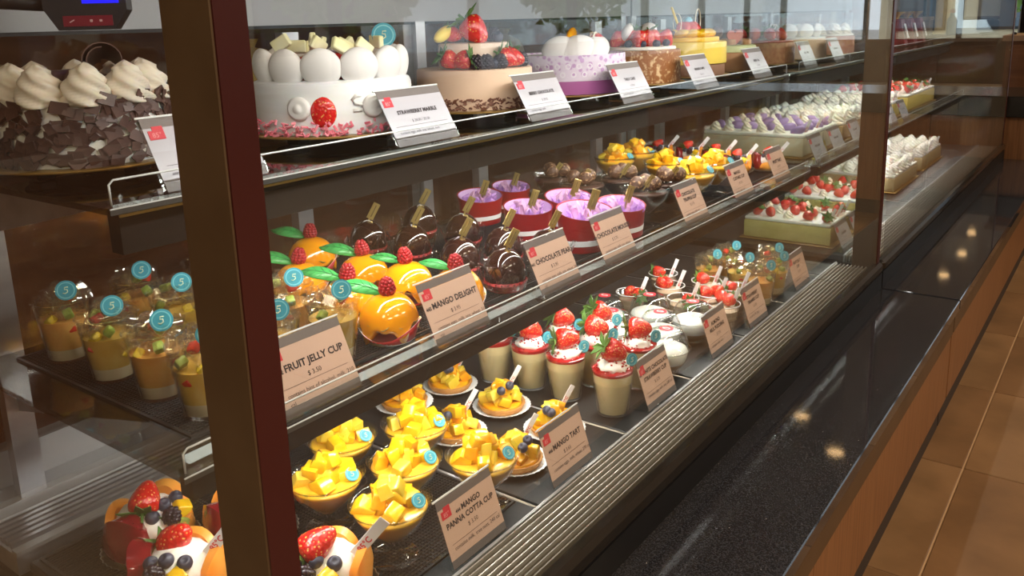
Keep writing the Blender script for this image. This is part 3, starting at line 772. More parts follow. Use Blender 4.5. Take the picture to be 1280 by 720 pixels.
# ------------------------------------------------------------------ domed milk puddings
def pudding(x, y, seed):
    p = at(x, y, D+.094)
    t = thing('milk_pudding', 'white pudding under a clear dome with red seal ' + ('beside its price tag', 'next to the mousse cups', 'among the other puddings', 'next to the small strawberry cups', 'among the other puddings', 'next to the mousse cups')[seed], 'pudding', (p.x, p.y, D+.0005), 0, 'domed milk puddings')
    put('bowl', cached('pbowl', lambda: mesh_of('bowl', lathe([(0, 0), (.024, 0), (.030, .004), (.042, .022), (.048, .045), (.050, .050), (.049, .052), (.0465, .046), (.0405, .0235), (.028, .0065), (0, .004)], 36), clear)), t)
    put('base_layer', cached('pbase', lambda: mesh_of('base_layer', lathe([(0, .005), (.0275, .0075), (.0395, .024), (0, .024)], 36), caramel, True, 60)), t)
    put('pudding', cached('pfill', lambda: mesh_of('pudding', lathe([(0, .024), (.0398, .0242), (.0455, .044), (.042, .052), (.028, .058), (0, .060)], 36), pud, True, 60)), t)
    put('dome_lid', cached('plid', lambda: mesh_of('dome_lid', lathe([(.051, .051), (.0515, .053), (.047, .055), (.043, .075), (.034, .089), (.020, .093), (0, .0935), (0, .0925), (.020, .092), (.0335, .088), (.042, .0745), (.0462, .0545)], 36, closed=False), clear)), t)
    s = put('seal', cached('pseal', lambda: mesh_of('seal', lathe([(0, .0936), (.0145, .0936), (.0145, .0942), (0, .0942)], 28), ink_red, True, 30)), t, label='round red paper seal')
    put('print_mark', cached('psmark', lambda: mesh_of('print_mark', lathe([(.006, .0943), (.0085, .0943), (.0085, .0947), (.006, .0947)], 20, sy=.55, closed=True), white_card, False)), s)
for i, (x, y) in enumerate(((858, 410), (781, 391), (837, 387), (893, 382), (815, 367), (767, 369))): pudding(x, y, i)

# ------------------------------------------------------------------ small open strawberry cups
def berry_cup(x, y, seed):
    p = at(x, y, D+.070); p.x = min(p.x, -.722)
    t = thing('strawberry_cup', 'small open clear cup with cut strawberry and white pick', 'dessert cup', (p.x, p.y, D+.0005), 0, 'small open strawberry cups')
    put('cup', cached('bcup', lambda: mesh_of('cup', lathe([(0, 0), (.026, 0), (.036, .069), (.0385, .070), (.0385, .072), (.035, .071), (.0255, .002), (0, .002)], 32), clear)), t)
    put('rim', cached('brim', lambda: mesh_of('rim', tube([(.0375*math.cos(a*PI/18), .0375*math.sin(a*PI/18), .0715) for a in range(36)], .0011, 6, True), M('clear rim', (.75, .76, .77), .2))), t)
    put('filling', cached('bfill', lambda: mesh_of('filling', lathe([(0, .003), (.0252, .003), (.0335, .058), (0, .060)], 32), M('tiramisu layers', (.34, .22, .13), .5, col2=(.62, .50, .36), scale=16, stretch=(.1, .1, 5)), True, 60)), t)
    rnd = random.Random(seed)
    for k in range(2 if seed % 2 else 1):
        b = put('strawberry', strawberry_mesh(.036, .0175), t, (.006-k*.016, .004+k*.014, .075), (1.7, rnd.uniform(-.4, .4), rnd.uniform(0, 6)), .95)
        if k == 0: put('calyx', calyx_mesh(.0175), b, (0, 0, .034))
    add_pick(t, (.012, .018, .058), .45, .2, 1.05)
for i, (x, y) in enumerate(((885, 352), (894, 370), (933, 366), (921, 389), (853, 377), (837, 357), (829, 342), (790, 366))): berry_cup(x, y, i)

# ------------------------------------------------------------------ fruit jelly cups
def jelly_heap():
    def f():
        bm = bmesh.new(); rnd = random.Random(9)
        for k in range(46):
            a = rnd.uniform(0, 2*PI); r_ = .035*math.sqrt(rnd.random()); z = .070+rnd.uniform(0, .046)*(1-(r_/.046)**2)
            s = rnd.uniform(.011, .018); nb = box_bm(s, s*rnd.uniform(.7, 1), s*rnd.uniform(.6, 1), .0012)
            merge(bm, nb, Matrix.Translation((r_*math.cos(a), r_*math.sin(a), z)) @ Euler((rnd.uniform(0, 3), rnd.uniform(0, 3), 0)).to_matrix().to_4x4())
        return mesh_of('jelly', bm, jelly_m, False)
    return cached('jheap', f)
def jelly_cup(p, label, group, seed, st=True):
    t = thing('jelly_cup', label, 'dessert cup', (p.x, p.y, p.z), 0, group)
    rnd = random.Random(seed)
    put('cup', cached('jcup', lambda: mesh_of('cup', lathe([(0, 0), (.0265, 0), (.0275, .002), (.0385, .086), (.0405, .088), (.0395, .0895), (.0375, .087), (.0265, .004), (0, .004)], 36), clear)), t)
    put('milk_layer', cached('jmilk', lambda: mesh_of('milk_layer', lathe([(0, .0045), (.0263, .0045), (.0282, .020), (0, .020)], 32), M('milk jelly layer', (.82, .68, .46), .3, sss=.2), True, 60)), t)
    mats = [peach, M('jelly amber layer', (.72, .42, .08), .15, col2=(.78, .52, .14), scale=30, sss=.2)]
    put('fruit_layer', cached(('jl', seed % 2), lambda: mesh_of('fruit_layer', lathe([(0, .020), (.0283, .0202), (.0335, .062), (0, .063)], 32), mats[seed % 2], True, 60)), t)
    put('jelly', jelly_heap(), t, (0, 0, 0), (0, 0, seed*.9), kind='stuff', label='clear jelly cubes')
    fm = [jred, jyel, kiwi, jyel, jred, kiwi]
    for k in range(6):
        a = rnd.uniform(0, 6.28) if k > 2 else VIEW+rnd.uniform(-.9, .9); r_ = .0255 if k < 4 else .014; z = (.050, .064, .072, .040, .088, .092)[k]
        put('fruit_piece', cached(('fp', k), lambda: mesh_of('fruit_piece', box_bm(.014, .0125, .011, .0025, seg=2), fm[k], True, 40)), t, (r_*math.cos(a), r_*math.sin(a), z), (rnd.uniform(0, 1), rnd.uniform(0, 1), a))
    if st: add_sticker(t, (.026, -.004, .106), .1, .25, 1.1)
gj = 'fruit jelly cups on the middle shelf'
seed = 0
for (X, Y) in ((-1.195, .535), (-1.075, .535), (-.965, .535), (-.868, .535), (-1.195, .645), (-1.085, .645), (-.975, .640), (-.868, .640), (-1.19, .755), (-1.08, .755), (-.97, .745), (-.866, .738)):
    jelly_cup(Vector((X+random.uniform(-.004, .004), Y+random.uniform(-.006, .006), MZ+.004)), 'clear fruit jelly cup with teal sticker ' + ('in the row beside the end glass', 'in the second row from the end glass', 'in the row next to the orange domes')[seed//4], gj, seed); seed += 1
for (x, y) in ((886, 324), (932, 330), (980, 341), (963, 316), (910, 313), (1003, 331)):
    q = at(x, y, D+.088); q.z = D+.0005; q.x = min(q.x, -.724)
    jelly_cup(q, 'clear cup of fruit jelly with teal sticker on the case floor', 'fruit jelly cups on the case floor', seed); seed += 1

# ------------------------------------------------------------------ mango delight domes
def dome_mesh():
    def f():
        bm = bmesh.new(); R, H = .044, .050; seg = 48; rings = []
        for i in range(13):
            t = i/12; ring = []
            for k in range(seg):
                a = 2*PI*k/seg
                drip = .010*math.sin(5*a+.4)+.006*math.sin(9*a+1.0)
                th = t*PI/2
                r_ = R*math.cos(th)**.8 if t < 1 else 0; z = .030+H*math.sin(th)*.85
                if i == 0: z = .022+drip; r_ = R*1.01
                if i == 1: z = .030+.5*drip; r_ = R*1.03
                ring.append(bm.verts.new((r_*math.cos(a), r_*math.sin(a), z)))
                if t == 1: break
            rings.append(ring)
        for A, B in zip(rings, rings[1:]):
            for k in range(seg):
                j = (k+1) % seg
                if len(B) == 1: bm.faces.new((A[k], A[j], B[0]))
                else: bm.faces.new((A[k], A[j], B[j], B[k]))
        # close underneath
        c = bm.verts.new((0, 0, .026))
        for k in range(seg): bm.faces.new((rings[0][(k+1) % seg], rings[0][k], c))
        return mesh_of('dome', bm, orange_gl)
    return cached('dome', f)
def leaf_mesh():
    def f():
        bm = bmesh.new(); n = 12; top = []
        for i in range(n+1):
            t = i/n; w_ = .015*math.sin(PI*t)**.7+.0004; z = .011*math.sin(PI*t*.9)+.012*t; row = []
            for s in (-1, 0, 1): row.append((t*.085, s*w_, z-abs(s)*.004))
            top.append(row)
        up = [[bm.verts.new(p) for p in r_] for r_ in top]; dn = [[bm.verts.new((p[0], p[1], p[2]-.0012)) for p in r_] for r_ in top]
        for A in (up, dn):
            for a, b in zip(A, A[1:]):
                for k in range(2): bm.faces.new((a[k], a[k+1], b[k+1], b[k]))
        for a, b, c, d in zip(up, up[1:], dn, dn[1:]):
            bm.faces.new((a[0], b[0], d[0], c[0])); bm.faces.new((a[2], b[2], d[2], c[2]))
        return mesh_of('leaf', bm, lime)
    return cached('leaf', f)
def vein_mesh():
    def f():
        bm = bmesh.new(); n = 12
        def P(t, s): return Vector((t*.085, s*.015*math.sin(PI*t)**.7, .011*math.sin(PI*t*.9)+.012*t-abs(s)*.004+.0006))
        merge(bm, tube([P(i/n, 0) for i in range(1, n)], .0006, 5))
        for t in (.2, .38, .56, .72):
            for s in (-1, 1): merge(bm, tube([P(t, 0), P(min(.95, t+.14), s*.8)], .0005, 4))
        return mesh_of('leaf_vein', bm, lime_d)
    return cached('vein', f)
def boat_mesh():
    """red paper boat with a pale inside, high at both ends"""
    def f():
        bm = bmesh.new(); seg = 40; rings = []
        for (r_, z, k_) in ((.0, 0, 0), (.036, 0, 0), (.046, .020, .010), (.0472, .0205, .010), (.037, .0015, 0), (0, .0015, 0)):
            if r_ == 0: rings.append([bm.verts.new((0, 0, z))]); continue
            rings.append([bm.verts.new((r_*math.cos(2*PI*i/seg), r_*math.sin(2*PI*i/seg), z+k_*math.cos(4*PI*i/seg))) for i in range(seg)])
        for A, B in zip(rings, rings[1:]):
            for i in range(seg):
                j = (i+1) % seg
                if len(A) == 1: bm.faces.new((A[0], B[i], B[j]))
                elif len(B) == 1: bm.faces.new((A[i], A[j], B[0]))
                else: bm.faces.new((A[i], A[j], B[j], B[i]))
        me = mesh_of('paper_boat', bm, [red_paper, white_card])
        for pz in me.polygons:
            if pz.normal.z > .2: pz.material_index = 1
        return me
    return cached('boat', f)
def ruffle_mesh(mat, R=.046, h=.018, nm='foil_ruffle', waves=11, z0=.018):
    def f():
        bm = bmesh.new(); seg = 110; rr = random.Random(2); ph = [rr.uniform(0, 6) for _ in range(4)]
        def row(z, ex, th): return [bm.verts.new(((R+ex*math.sin(waves*2*PI*i/seg+ph[0])+ex*.6*math.sin(5*2*PI*i/seg+ph[1])+th)*math.cos(2*PI*i/seg), (R+ex*math.sin(waves*2*PI*i/seg+ph[0])+ex*.6*math.sin(5*2*PI*i/seg+ph[1])+th)*math.sin(2*PI*i/seg), z+(.3*h*math.sin(7*2*PI*i/seg+ph[2]) if ex > .003 else 0))) for i in range(seg)]
        rows = [row(z0, .001, 0), row(z0+h*.6, .004, .004), row(z0+h, .006, .008)]
        back = [row(z0+h, .006, .0072), row(z0, .001, -.0008)]
        allr = rows+back+[rows[0]]
        for A, B in zip(allr, allr[1:]):
            for i in range(seg): bm.faces.new((A[i], A[(i+1) % seg], B[(i+1) % seg], B[i]))
        return mesh_of(nm, bm, mat)
    return cached((nm, R, h, mat.name), f)
def mango_dome(x, y, seed, leaf=True):
    p = at(x, y, MZ+.082)
    t = thing('mango_dome', 'glossy orange dome with raspberry and green leaf ' + ('beside the mango delight price tag', 'next to the jelly cups', 'next to the jelly cups', 'next to the jelly cups', 'among the other orange domes', 'among the other orange domes', 'partly hidden by the mango delight price tag')[seed], 'dessert', (p.x, p.y, MZ+.004), 0, 'mango domes on the middle shelf')
    put('paper_boat', boat_mesh(), t, (0, 0, 0), (0, 0, .5+seed*.1))
    put('foil_ruffle', ruffle_mesh(gold, .034, .010), t, (0, 0, .002), (0, 0, seed), (1.0, 1.0, 1))
    put('dome', dome_mesh(), t, (0, 0, -.004), (0, 0, seed*.8))
    put('raspberry', berry_mesh('rasp'), t, (0, 0, .068), (.12, .1, seed), 1.15)
    if leaf:
        l_ = put('leaf', leaf_mesh(), t, (-.006, -.002, .070), (-.55, -.04, PI*1.14+(seed % 3)*.05), .82 if seed not in (5, 6) else .64); put('leaf_vein', vein_mesh(), l_)
for i, (x, y) in enumerate(((492, 361), (433, 342), (372, 322), (384, 290), (454, 312), (515, 322), (582, 332))): mango_dome(x, y, i)

# ------------------------------------------------------------------ chocolate pear domes
def choc_dome(x, y, seed):
    p = at(x, y, MZ+.038)
    t = thing('chocolate_dome', 'glazed dark chocolate dome with gold tag ' + ('just behind the chocolate pear price tag', 'next to the mango delight price tag', 'in the middle of the chocolate domes', 'in the middle of the chocolate domes', 'between the chocolate pear tag and a red bowl', 'behind the orange domes, standing alone', 'at the back beside a red bowl', 'behind the orange domes, before another chocolate dome')[seed], 'dessert', (p.x, p.y, MZ+.004), 0, 'chocolate pear domes on the middle shelf')
    R = .036
    put('paper_cup', cached('ccup', lambda: mesh_of('paper_cup', lathe([(0, 0), (.030, 0), (.037, .018), (.0375, .0185), (.030, .0015), (0, .0015)], 60, flute=.03, nfl=20), red_paper)), t)
    put('dome', cached('cdome', lambda: mesh_of('dome', lathe([(0, .004), (.030, .004), (R, .016), (R*1.0, .030), (R*.94, .044), (R*.78, .057), (R*.52, .066), (R*.25, .070), (0, .071)], 40), choc_gloss)), t)
    def drz():
        bm = bmesh.new()
        for s in (-.018, -.004, .010):
            pts = []
            for k in range(13):
                u = -1+2*k/12; xx = s+.004*math.sin(k*1.3); yy = u*.030
                rr = math.hypot(xx, yy); z = .004+.066*math.sqrt(max(0.02, 1-(rr/.0372)**2))
                pts.append((xx, yy, z+.0016))
            merge(bm, tube(pts, .0008, 5))
        return mesh_of('drizzle', bm, cream_w)
    put('drizzle', cached('drz', drz), t, (0, 0, 0), (0, 0, seed*.5))
    put('film_collar', ruffle_mesh(clear, .036, .034, 'film_collar', 9, .004), t, (0, 0, 0), (0, 0, seed))
    add_gold(t, (0, 0, .064), .55, .15+.05*(seed % 3), 1.15)
for i, (x, y) in enumerate(((637, 338), (575, 321), (631, 308), (579, 289), (684, 310), (460, 298), (523, 277), (515, 304))): choc_dome(x, y, i)

# ------------------------------------------------------------------ red bowls with tulle
def red_bowl_thing(x, y, seed, s=1.0):
    p = at(x, y, MZ+.070)
    t = thing('tulle_bowl', 'oval red card bowl of violet tulle ' + ('next to the chocolate domes', 'in the middle of the red bowls', 'in the back row of red bowls', 'in the back row of red bowls', 'behind the chocolate mousse price tag', 'next to the truffle cups')[seed], 'dessert bowl', (p.x, p.y, MZ+.004), -.35+.05*seed, 'red bowls on the middle shelf')
    t.scale = (s, s, s)
    def bowl(prof, mat, key):
        def f():
            bm = lathe(prof, 44, .86, 1.1)
            for v in bm.verts:
                if v.co.z > .03: v.co.z += (v.co.z-.03)*(-.30*v.co.x/.055)
            return mesh_of(key, bm, mat, True, 40)
        return cached(key, f)
    put('bowl', bowl([(0, 0), (.048, 0), (.0485, .012), (.0486, .0125), (.0496, .022), (.0497, .0225), (.0545, .070), (.0555, .0705), (.053, .070), (.0465, .003), (0, .003)], red_bowl, 'bowl_red'), t)
    put('band', bowl([(.0492, .0125), (.0502, .0225), (.0497, .0228), (.0485, .0120)], white_card, 'bowl_band'), t, label='pale band around the bowl')
    put('lining', bowl([(.0527, .0695), (.0462, .004), (.0455, .004), (.0520, .0697)], lilac, 'bowl_lining'), t)
    put('mousse', bowl([(0, .004), (.0452, .004), (.0495, .048), (0, .050)], M('lilac mousse', (.70, .60, .72), .4), 'bowl_fill'), t)
    put('tulle', ruffle_mesh(tulle, .030, .028, 'tulle', 13, .038), t, (0, 0, 0), (0, 0, seed), (.86, 1.1, 1))
    put('tulle', ruffle_mesh(tulle2, .016, .030, 'tulle', 8, .042), t, (-.006, .006, 0), (0, 0, seed*2), (1, 1.1, 1))
    def peak():
        bm = bmesh.new(); n = 9
        base = [bm.verts.new((.020*math.cos(2*PI*k/n)*(1 if k % 2 else .55), .020*math.sin(2*PI*k/n)*(1 if k % 2 else .55), 0)) for k in range(n)]
        mid = [bm.verts.new((.013*math.cos(2*PI*k/n+.3)*(1 if k % 2 else .5), .013*math.sin(2*PI*k/n+.3)*(1 if k % 2 else .5), .022)) for k in range(n)]
        tip = bm.verts.new((.004, 0, .044))
        for k in range(n):
            bm.faces.new((base[k], base[(k+1) % n], mid[(k+1) % n], mid[k])); bm.faces.new((mid[k], mid[(k+1) % n], tip))
        bm.faces.new(base[::-1]); return mesh_of('tulle_peak', bm, tulle, False)
    put('tulle_peak', cached('peak', peak), t, (-.014, .024, .046), (0, .1, seed), .8)
    add_gold(t, (.012, -.006, .062), .35, .2, 1.25)
for i, (x, y, s) in enumerate(((600, 243, .92), (665, 257, .95), (640, 229, .85), (717, 243, 1.0), (742, 268, 1.1), (790, 258, .98))): red_bowl_thing(x, y, i, s)

# =================================================================== MESH MATS
def mesh_mat(xa, xb, ya, yb, z, label):
    bm = bmesh.new(); n = int((xb-xa)/.006); k_ = int((yb-ya)/.006)
    for i in range(n+1): merge_box(bm, xa+(xb-xa)*i/n-.0006, xa+(xb-xa)*i/n+.0006, ya, yb, z+.0012, z+.0024)
    for i in range(k_+1): merge_box(bm, xa, xb, ya+(yb-ya)*i/k_-.0006, ya+(yb-ya)*i/k_+.0006, z, z+.0012)
    for (a, b, c, d) in ((xa-.004, xa, ya-.004, yb+.004), (xb, xb+.004, ya-.004, yb+.004), (xa, xb, ya-.004, ya), (xa, xb, yb, yb+.004)): merge_box(bm, a, b, c, d, z, z+.003)
    single(put('mesh_mat', mesh_of('mesh_mat', bm, M('black mesh', (.03, .03, .032), .4, .3), False)), label, 'mat', 'black mesh mats')
def merge_box(bm, x0, x1, y0, y1, z0, z1):
    v = [bm.verts.new(p) for p in ((x0, y0, z0), (x1, y0, z0), (x1, y1, z0), (x0, y1, z0), (x0, y0, z1), (x1, y0, z1), (x1, y1, z1), (x0, y1, z1))]
    for f in ((0, 3, 2, 1), (4, 5, 6, 7), (0, 1, 5, 4), (1, 2, 6, 5), (2, 3, 7, 6), (3, 0, 4, 7)): bm.faces.new([v[i] for i in f])
mesh_mat(-1.26, -.835, .490, 1.02, MZ+.0003, 'black mesh mat under the jelly cups and orange domes')
mesh_mat(-1.26, -.835, 1.035, 1.66, MZ+.0003, 'black mesh mat under the chocolate domes and red bowls')
mesh_mat(-1.26, -.835, 1.675, 2.40, MZ+.0003, 'black mesh mat under the truffle cups')
mesh_mat(-1.19, -.72, .450, .94, D-.0032, 'black mesh mat under the mango panna cotta cups')

# =================================================================== WHOLE CAKES ON THE TOP SHELF
CZB = TZ+.018                           # top of the cake risers
def cake_base(name, label, X, Y, R, rz=0):
    t = thing(name, label, 'cake', (X, Y, TZ+.0005), rz)
    put('cake_board', mesh_of('cake_board', lathe([(0, .016), (R+.012, .016), (R+.013, .0175), (R+.012, .019), (0, .019)], 48), board_g, True, 40), t)
    st = put('riser', mesh_of('riser', lathe([(0, .012), (R*.75, .012), (R*.75, .016), (0, .016)], 32), blackm, True, 40), t)
    for k in range(3):
        a = 2*PI*k/3+.5; put('foot', cached('rfoot', lambda: mesh_of('foot', box_bm(.022, .03, .012, .002, (0, 0, .006)), blackm, False)), st, (R*.6*math.cos(a), R*.6*math.sin(a), 0), (0, 0, a))
    return t
def drum(t, name, R, z0, z1, mat, bev=.006, seg=64, label=None):
    pr = [(0, z0), (R-.001, z0), (R, z0+.001), (R, z1-bev), (R-bev*.3, z1-bev*.3), (R-bev, z1), (0, z1)]
    return put(name, mesh_of(name, lathe(pr, seg), mat, True, 40), t, label=label)
def swirl_mesh():
    def f():
        bm = bmesh.new(); seg = 36; rings = []
        for i in range(17):
            t = i/16; z = .047*t; r_ = .0255*(1-t**1.9)**.72*(1+.05*math.sin(t*14)) if t < 1 else 0
            if t > .8: r_ = .0255*(.50*(1-t)/.2)**.9 if t < 1 else 0
            ring = []
            for k in range(seg):
                a = 2*PI*k/seg; rr = r_*(1+.17*math.sin(5*(a+t*3.6)))
                ring.append(bm.verts.new((rr*math.cos(a)+.003*t*t, rr*math.sin(a), z)))
                if t == 1: break
            rings.append(ring)
        for A, B in zip(rings, rings[1:]):
            for k in range(seg):
                j = (k+1) % seg
                bm.faces.new((A[k], A[j], B[0]) if len(B) == 1 else (A[k], A[j], B[j], B[k]))
        bm.faces.new(rings[0][::-1])
        return mesh_of('cream_swirl', bm, cream_p)
    return cached('swirl', f)
# 1 chocolate shaving cake
R = .106; t = cake_base('chocolate_cake', 'round cake coated in dark chocolate flakes with ivory cream swirls', -1.092, .548, R)
drum(t, 'cake_body', R-.006, .019, .094, cream)
def flake(i):
    def f():
        rnd = random.Random(i); w_, h_ = rnd.uniform(.008, .020), rnd.uniform(.007, .015)
        bm = box_bm(.0016, w_, h_, 0)
        for v in bm.verts: v.co.y *= 1+.5*(v.co.z/h_)*rnd.uniform(-1, 1); v.co.x -= 6*v.co.y**2
        return mesh_of('chocolate_flake', bm, choc_dull, False)
    return cached(('flake', i), f)
rnd = random.Random(12)
for k in range(290):
    a = VIEW+.0+rnd.uniform(-2.3, 1.6); z = .023+.078*rnd.random()**1.15
    put('chocolate_flake', flake(k % 7), t, ((R-.004+rnd.uniform(0, .005))*math.cos(a), (R-.004+rnd.uniform(0, .005))*math.sin(a), z), (rnd.uniform(-.7, .7), rnd.uniform(-.35, .35), a))
for k in range(10):
    a = VIEW-.32+2*PI*k/10
    put('cream_swirl', swirl_mesh(), t, ((R-.026)*math.cos(a), (R-.026)*math.sin(a), .092), (0, 0, a+k), 1.1)
def curl_mesh():
    def f():
        bm = bmesh.new(); n = 26; A = []; th = .0012
        for i in range(n+1):
            a = 2*PI*1.25*i/n; r_ = .021-.0028*i/n*2
            A.append([bm.verts.new((rr*math.cos(a), y, rr*math.sin(a))) for (rr, y) in ((r_, -.030), (r_, .030), (r_-th, .030), (r_-th, -.030))])
        for p, q in zip(A, A[1:]):
            for k in range(4): bm.faces.new((p[k], p[(k+1) % 4], q[(k+1) % 4], q[k]))
        bm.faces.new(A[0]); bm.faces.new(A[-1][::-1])
        return mesh_of('chocolate_curl', bm, choc_dull, True, 50)
    return cached('curl', f)
for (dx, dy, dz, rx, rz_, s) in ((.005, .030, .132, .30, -2.02, 1.2), (.03, -.005, .114, .1, 1.6, .9), (-.03, -.02, .114, .0, .2, .9), (.02, .055, .114, .1, .9, .8), (-.045, .03, .112, 0, 1.2, .8)):
    put('chocolate_curl', curl_mesh(), t, (dx, dy, dz), (rx, 0, rz_), s)
# 2 white cake with meringues
R = .128; t = cake_base('white_cake', 'white cream cake ringed with meringues and pink curls at its foot', -1.036, .921, R)
drum(t, 'cake_body', R-.004, .019, .098, cream_w, .010)
for k in range(12):
    a = VIEW-.15+2*PI*k/12
    put('meringue', cached('mer', lambda: mesh_of('meringue', ico(1, 3, .016, .031, .029), macaron)), t, ((R-.022)*math.cos(a), (R-.022)*math.sin(a), .117), (0, .12, a))
def curls():
    bm = bmesh.new(); rnd = random.Random(4)
    for k in range(420):
        a = rnd.uniform(0, 2*PI); rr = .126+rnd.uniform(-.002, .010); z = .021+rnd.random()**2*.020
        nb = box_bm(rnd.uniform(.006, .012), .0035, .0018)
        merge(bm, nb, Matrix.Translation((rr*math.cos(a), rr*math.sin(a), z)) @ Euler((rnd.uniform(0, 3), rnd.uniform(-1, 1), rnd.uniform(0, 3))).to_matrix().to_4x4())
    return mesh_of('pink_curls', bm, pinkc, False)
put('pink_curls', curls(), t, kind='stuff', label='pink chocolate curls')
def on_side(ang, z, R_): a = VIEW+ang; return (R_*math.cos(a), R_*math.sin(a), z), a
pos, a = on_side(-.14, .053, R-.006)
put('berry_half', mesh_of('berry_half', ico(1, 3, .007, .019, .024, .05, 2), straw), t, pos, (0, 0, a))
for ang in (-.42, .46):
    pos, a = on_side(ang, .060, R-.004)
    o = put('rosette', mesh_of('rosette', lathe([(0, 0), (.017, 0), (.018, .004), (.013, .009), (.009, .006), (.006, .010), (0, .011)], 24), macaron), t, pos, (0, PI/2, a))
pos, a = on_side(.26, .066, R-.003)
put('relief', mesh_of('relief', tube([(0, -.006, -.012), (0, .006, -.012), (0, .008, -.004), (0, -.004, -.002), (0, -.007, .004), (0, -.001, .010), (0, .007, .010)], .0026, 6), macaron), t, pos, (0, 0, a))
pos, a = on_side(.86, .066, R-.004)
put('berry_half', mesh_of('berry_half', ico(1, 2, .006, .013, .012, .05, 2), rasp), t, pos, (0, 0, a))
rnd = random.Random(8)
for k in range(12):
    a = 2*PI*k/12; r_ = .035+.02*(k % 3)
    put('apple_slice', cached(('apple', k % 3), lambda: mesh_of('apple_slice', box_bm(.030, .009, .020, .0015), M('apple flesh', (.82, .78, .42), .4, col2=(.86, .84, .58), scale=40), False)), t,
        (r_*math.cos(a), r_*math.sin(a), .142+.012*rnd.random()), (rnd.uniform(-.5, .5), rnd.uniform(-.7, .7), rnd.uniform(0, 6)))
put('jam_bed', mesh_of('jam_bed', lathe([(0, .098), (.085, .098), (.075, .128), (0, .140)], 32), jam), t)
add_sticker(t, (.045, .075, .160), .0, .1, 1.55)
put('sticker_stick', mesh_of('sticker_stick', tube([(.043, .077, .10), (.043, .077, .158)], .0012, 6), white_card), t)
# 3 beige two tier cake with berries
R = .113; t = cake_base('berry_cake', 'two tier beige buttercream cake dressed with strawberries and dark berries', -1.026, 1.268, R)
drum(t, 'cake_body', R-.003, .019, .092, beige_cream, .003)
drum(t, 'upper_tier', .067, .092, .138, M('pale buttercream', (.80, .64, .52), .5, col2=(.76, .58, .46), scale=8), .003)
def sprinkles():
    bm = bmesh.new(); rnd = random.Random(4)
    for k in range(600):
        a = rnd.uniform(0, 2*PI); z = .021+rnd.random()*.020
        merge(bm, box_bm(.004, .0055, .0022), Matrix.Translation((.1105*math.cos(a), .1105*math.sin(a), z)) @ Euler((rnd.uniform(-1, 1), rnd.uniform(-.4, .4), a)).to_matrix().to_4x4())
    return mesh_of('sprinkles', bm, spr, False)
put('sprinkles', sprinkles(), t, kind='stuff', label='chocolate sprinkles')
def lay_berry(t, x, y, z, d, s=1.0, cal=True, L=.042, R_=.019):
    d = Vector(d).normalized()
    b = put('strawberry', strawberry_mesh(L, R_), t, Vector((x, y, z))-d*L*.5*s, d.to_track_quat('Z', 'Y').to_euler(), s)
    if cal: put('calyx', calyx_mesh(R_), b, (0, 0, L*.95))
    return b
for (ang, r_, d) in ((-.65, .088, (-.6, -.7, .5)), (-.42, .090, (.8, .2, .2)), (.62, .088, (-.7, -.6, .5)), (.84, .090, (-.8, -.3, .3)), (2.2, .09, (0, 1, .3)), (3.3, .09, (0, 1, .3))):
    a = VIEW+ang; lay_berry(t, r_*math.cos(a), r_*math.sin(a), .109, d, .92)
for (ang, kind) in ((-.10, 'b'), (.10, 'k'), (.26, 'u'), (1.06, 'u'), (1.22, 'k'), (.40, 'k')):
    a = VIEW+ang; p_ = (.090*math.cos(a), .090*math.sin(a), .093 if kind != 'u' else .102)
    if kind == 'u': put('blueberry', blueberry_mesh(), t, p_, (.4, .3, a), 1.3)
    else: put('blackberry', berry_mesh('black'), t, p_, (.1, .1, a), 1.35)
lay_berry(t, .016, -.012, .160, (-.7, -.3, .75), 1.35)
lay_berry(t, -.02, -.03, .154, (-.9, -.1, .2), .8)
put('blackberry', berry_mesh('black'), t, (.030, .026, .139), (0, 0, 0), 1.4); put('blueberry', blueberry_mesh(), t, (.044, .020, .147), (.4, .2, 0), 1.4)
put('peach_slice', mesh_of('peach_slice', ico(1, 3, .012, .026, .012), M('pale peach', (.90, .72, .12), .3, sss=.2)), t, (-.030, -.050, .156), (.5, .3, .1))
# 4 lilac cake
R = .128; t = cake_base('lilac_cake', 'lilac cake wrapped in snowflake print with white meringue ovals', -1.034, 1.615, R)
drum(t, 'cake_body', R-.006, .019, .098, cream_w, .004)
put('print_wrap', mesh_of('print_wrap', lathe([(R-.005, .048), (R-.003, .048), (R-.003, .102), (R-.005, .102)], 72, closed=True), lil_cake, True, 40), t, label='lilac snowflake printed wrap')
put('plum_band', mesh_of('plum_band', lathe([(R-.005, .020), (R-.003, .020), (R-.003, .0478), (R-.005, .0478)], 72, closed=True), lil_dark, True, 40), t, label='plum coloured band')
flm = mesh_of('snowflake', lathe([(.0035, 0), (.0060, 0), (.0060, .0008), (.0035, .0008)], 12, closed=True), M('snowflake print', (.84, .80, .88), .5), False)
for k in range(34):
    for j in range(2):
        a = 2*PI*(k+.5*j)/34
        put('snowflake', flm, t, ((R-.0030)*math.cos(a), (R-.0030)*math.sin(a), .062+.017*j), (0, PI/2, a))
for (ang, r_, s) in ((-.55, .078, 1.15), (-.05, .080, 1.2), (.45, .082, 1.0), (1.5, .07, 1.0)):
    a = VIEW+ang; put('meringue_oval', cached('mov', lambda: mesh_of('meringue_oval', ico(1, 3, .022, .034, .024), macaron)), t, (r_*math.cos(a), r_*math.sin(a), .114), (.2, 0, a), s)
put('mango_slice', mesh_of('mango_slice', ico(1, 3, .010, .050, .022), mango_m2), t, (.0, .010, .134), (.25, 0, .35))
lay_berry(t, .045, .055, .118, (-.5, -.6, .5), 1.2, False)
def hoop(rad, th=.0022): return mesh_of('chocolate_hoop', tube([(0, rad*math.cos(a*PI/14), rad*1.1*math.sin(a*PI/14)) for a in range(28)], th, 6, True), M('ivory chocolate', (.86, .80, .66), .4))
hp = hoop(.022)
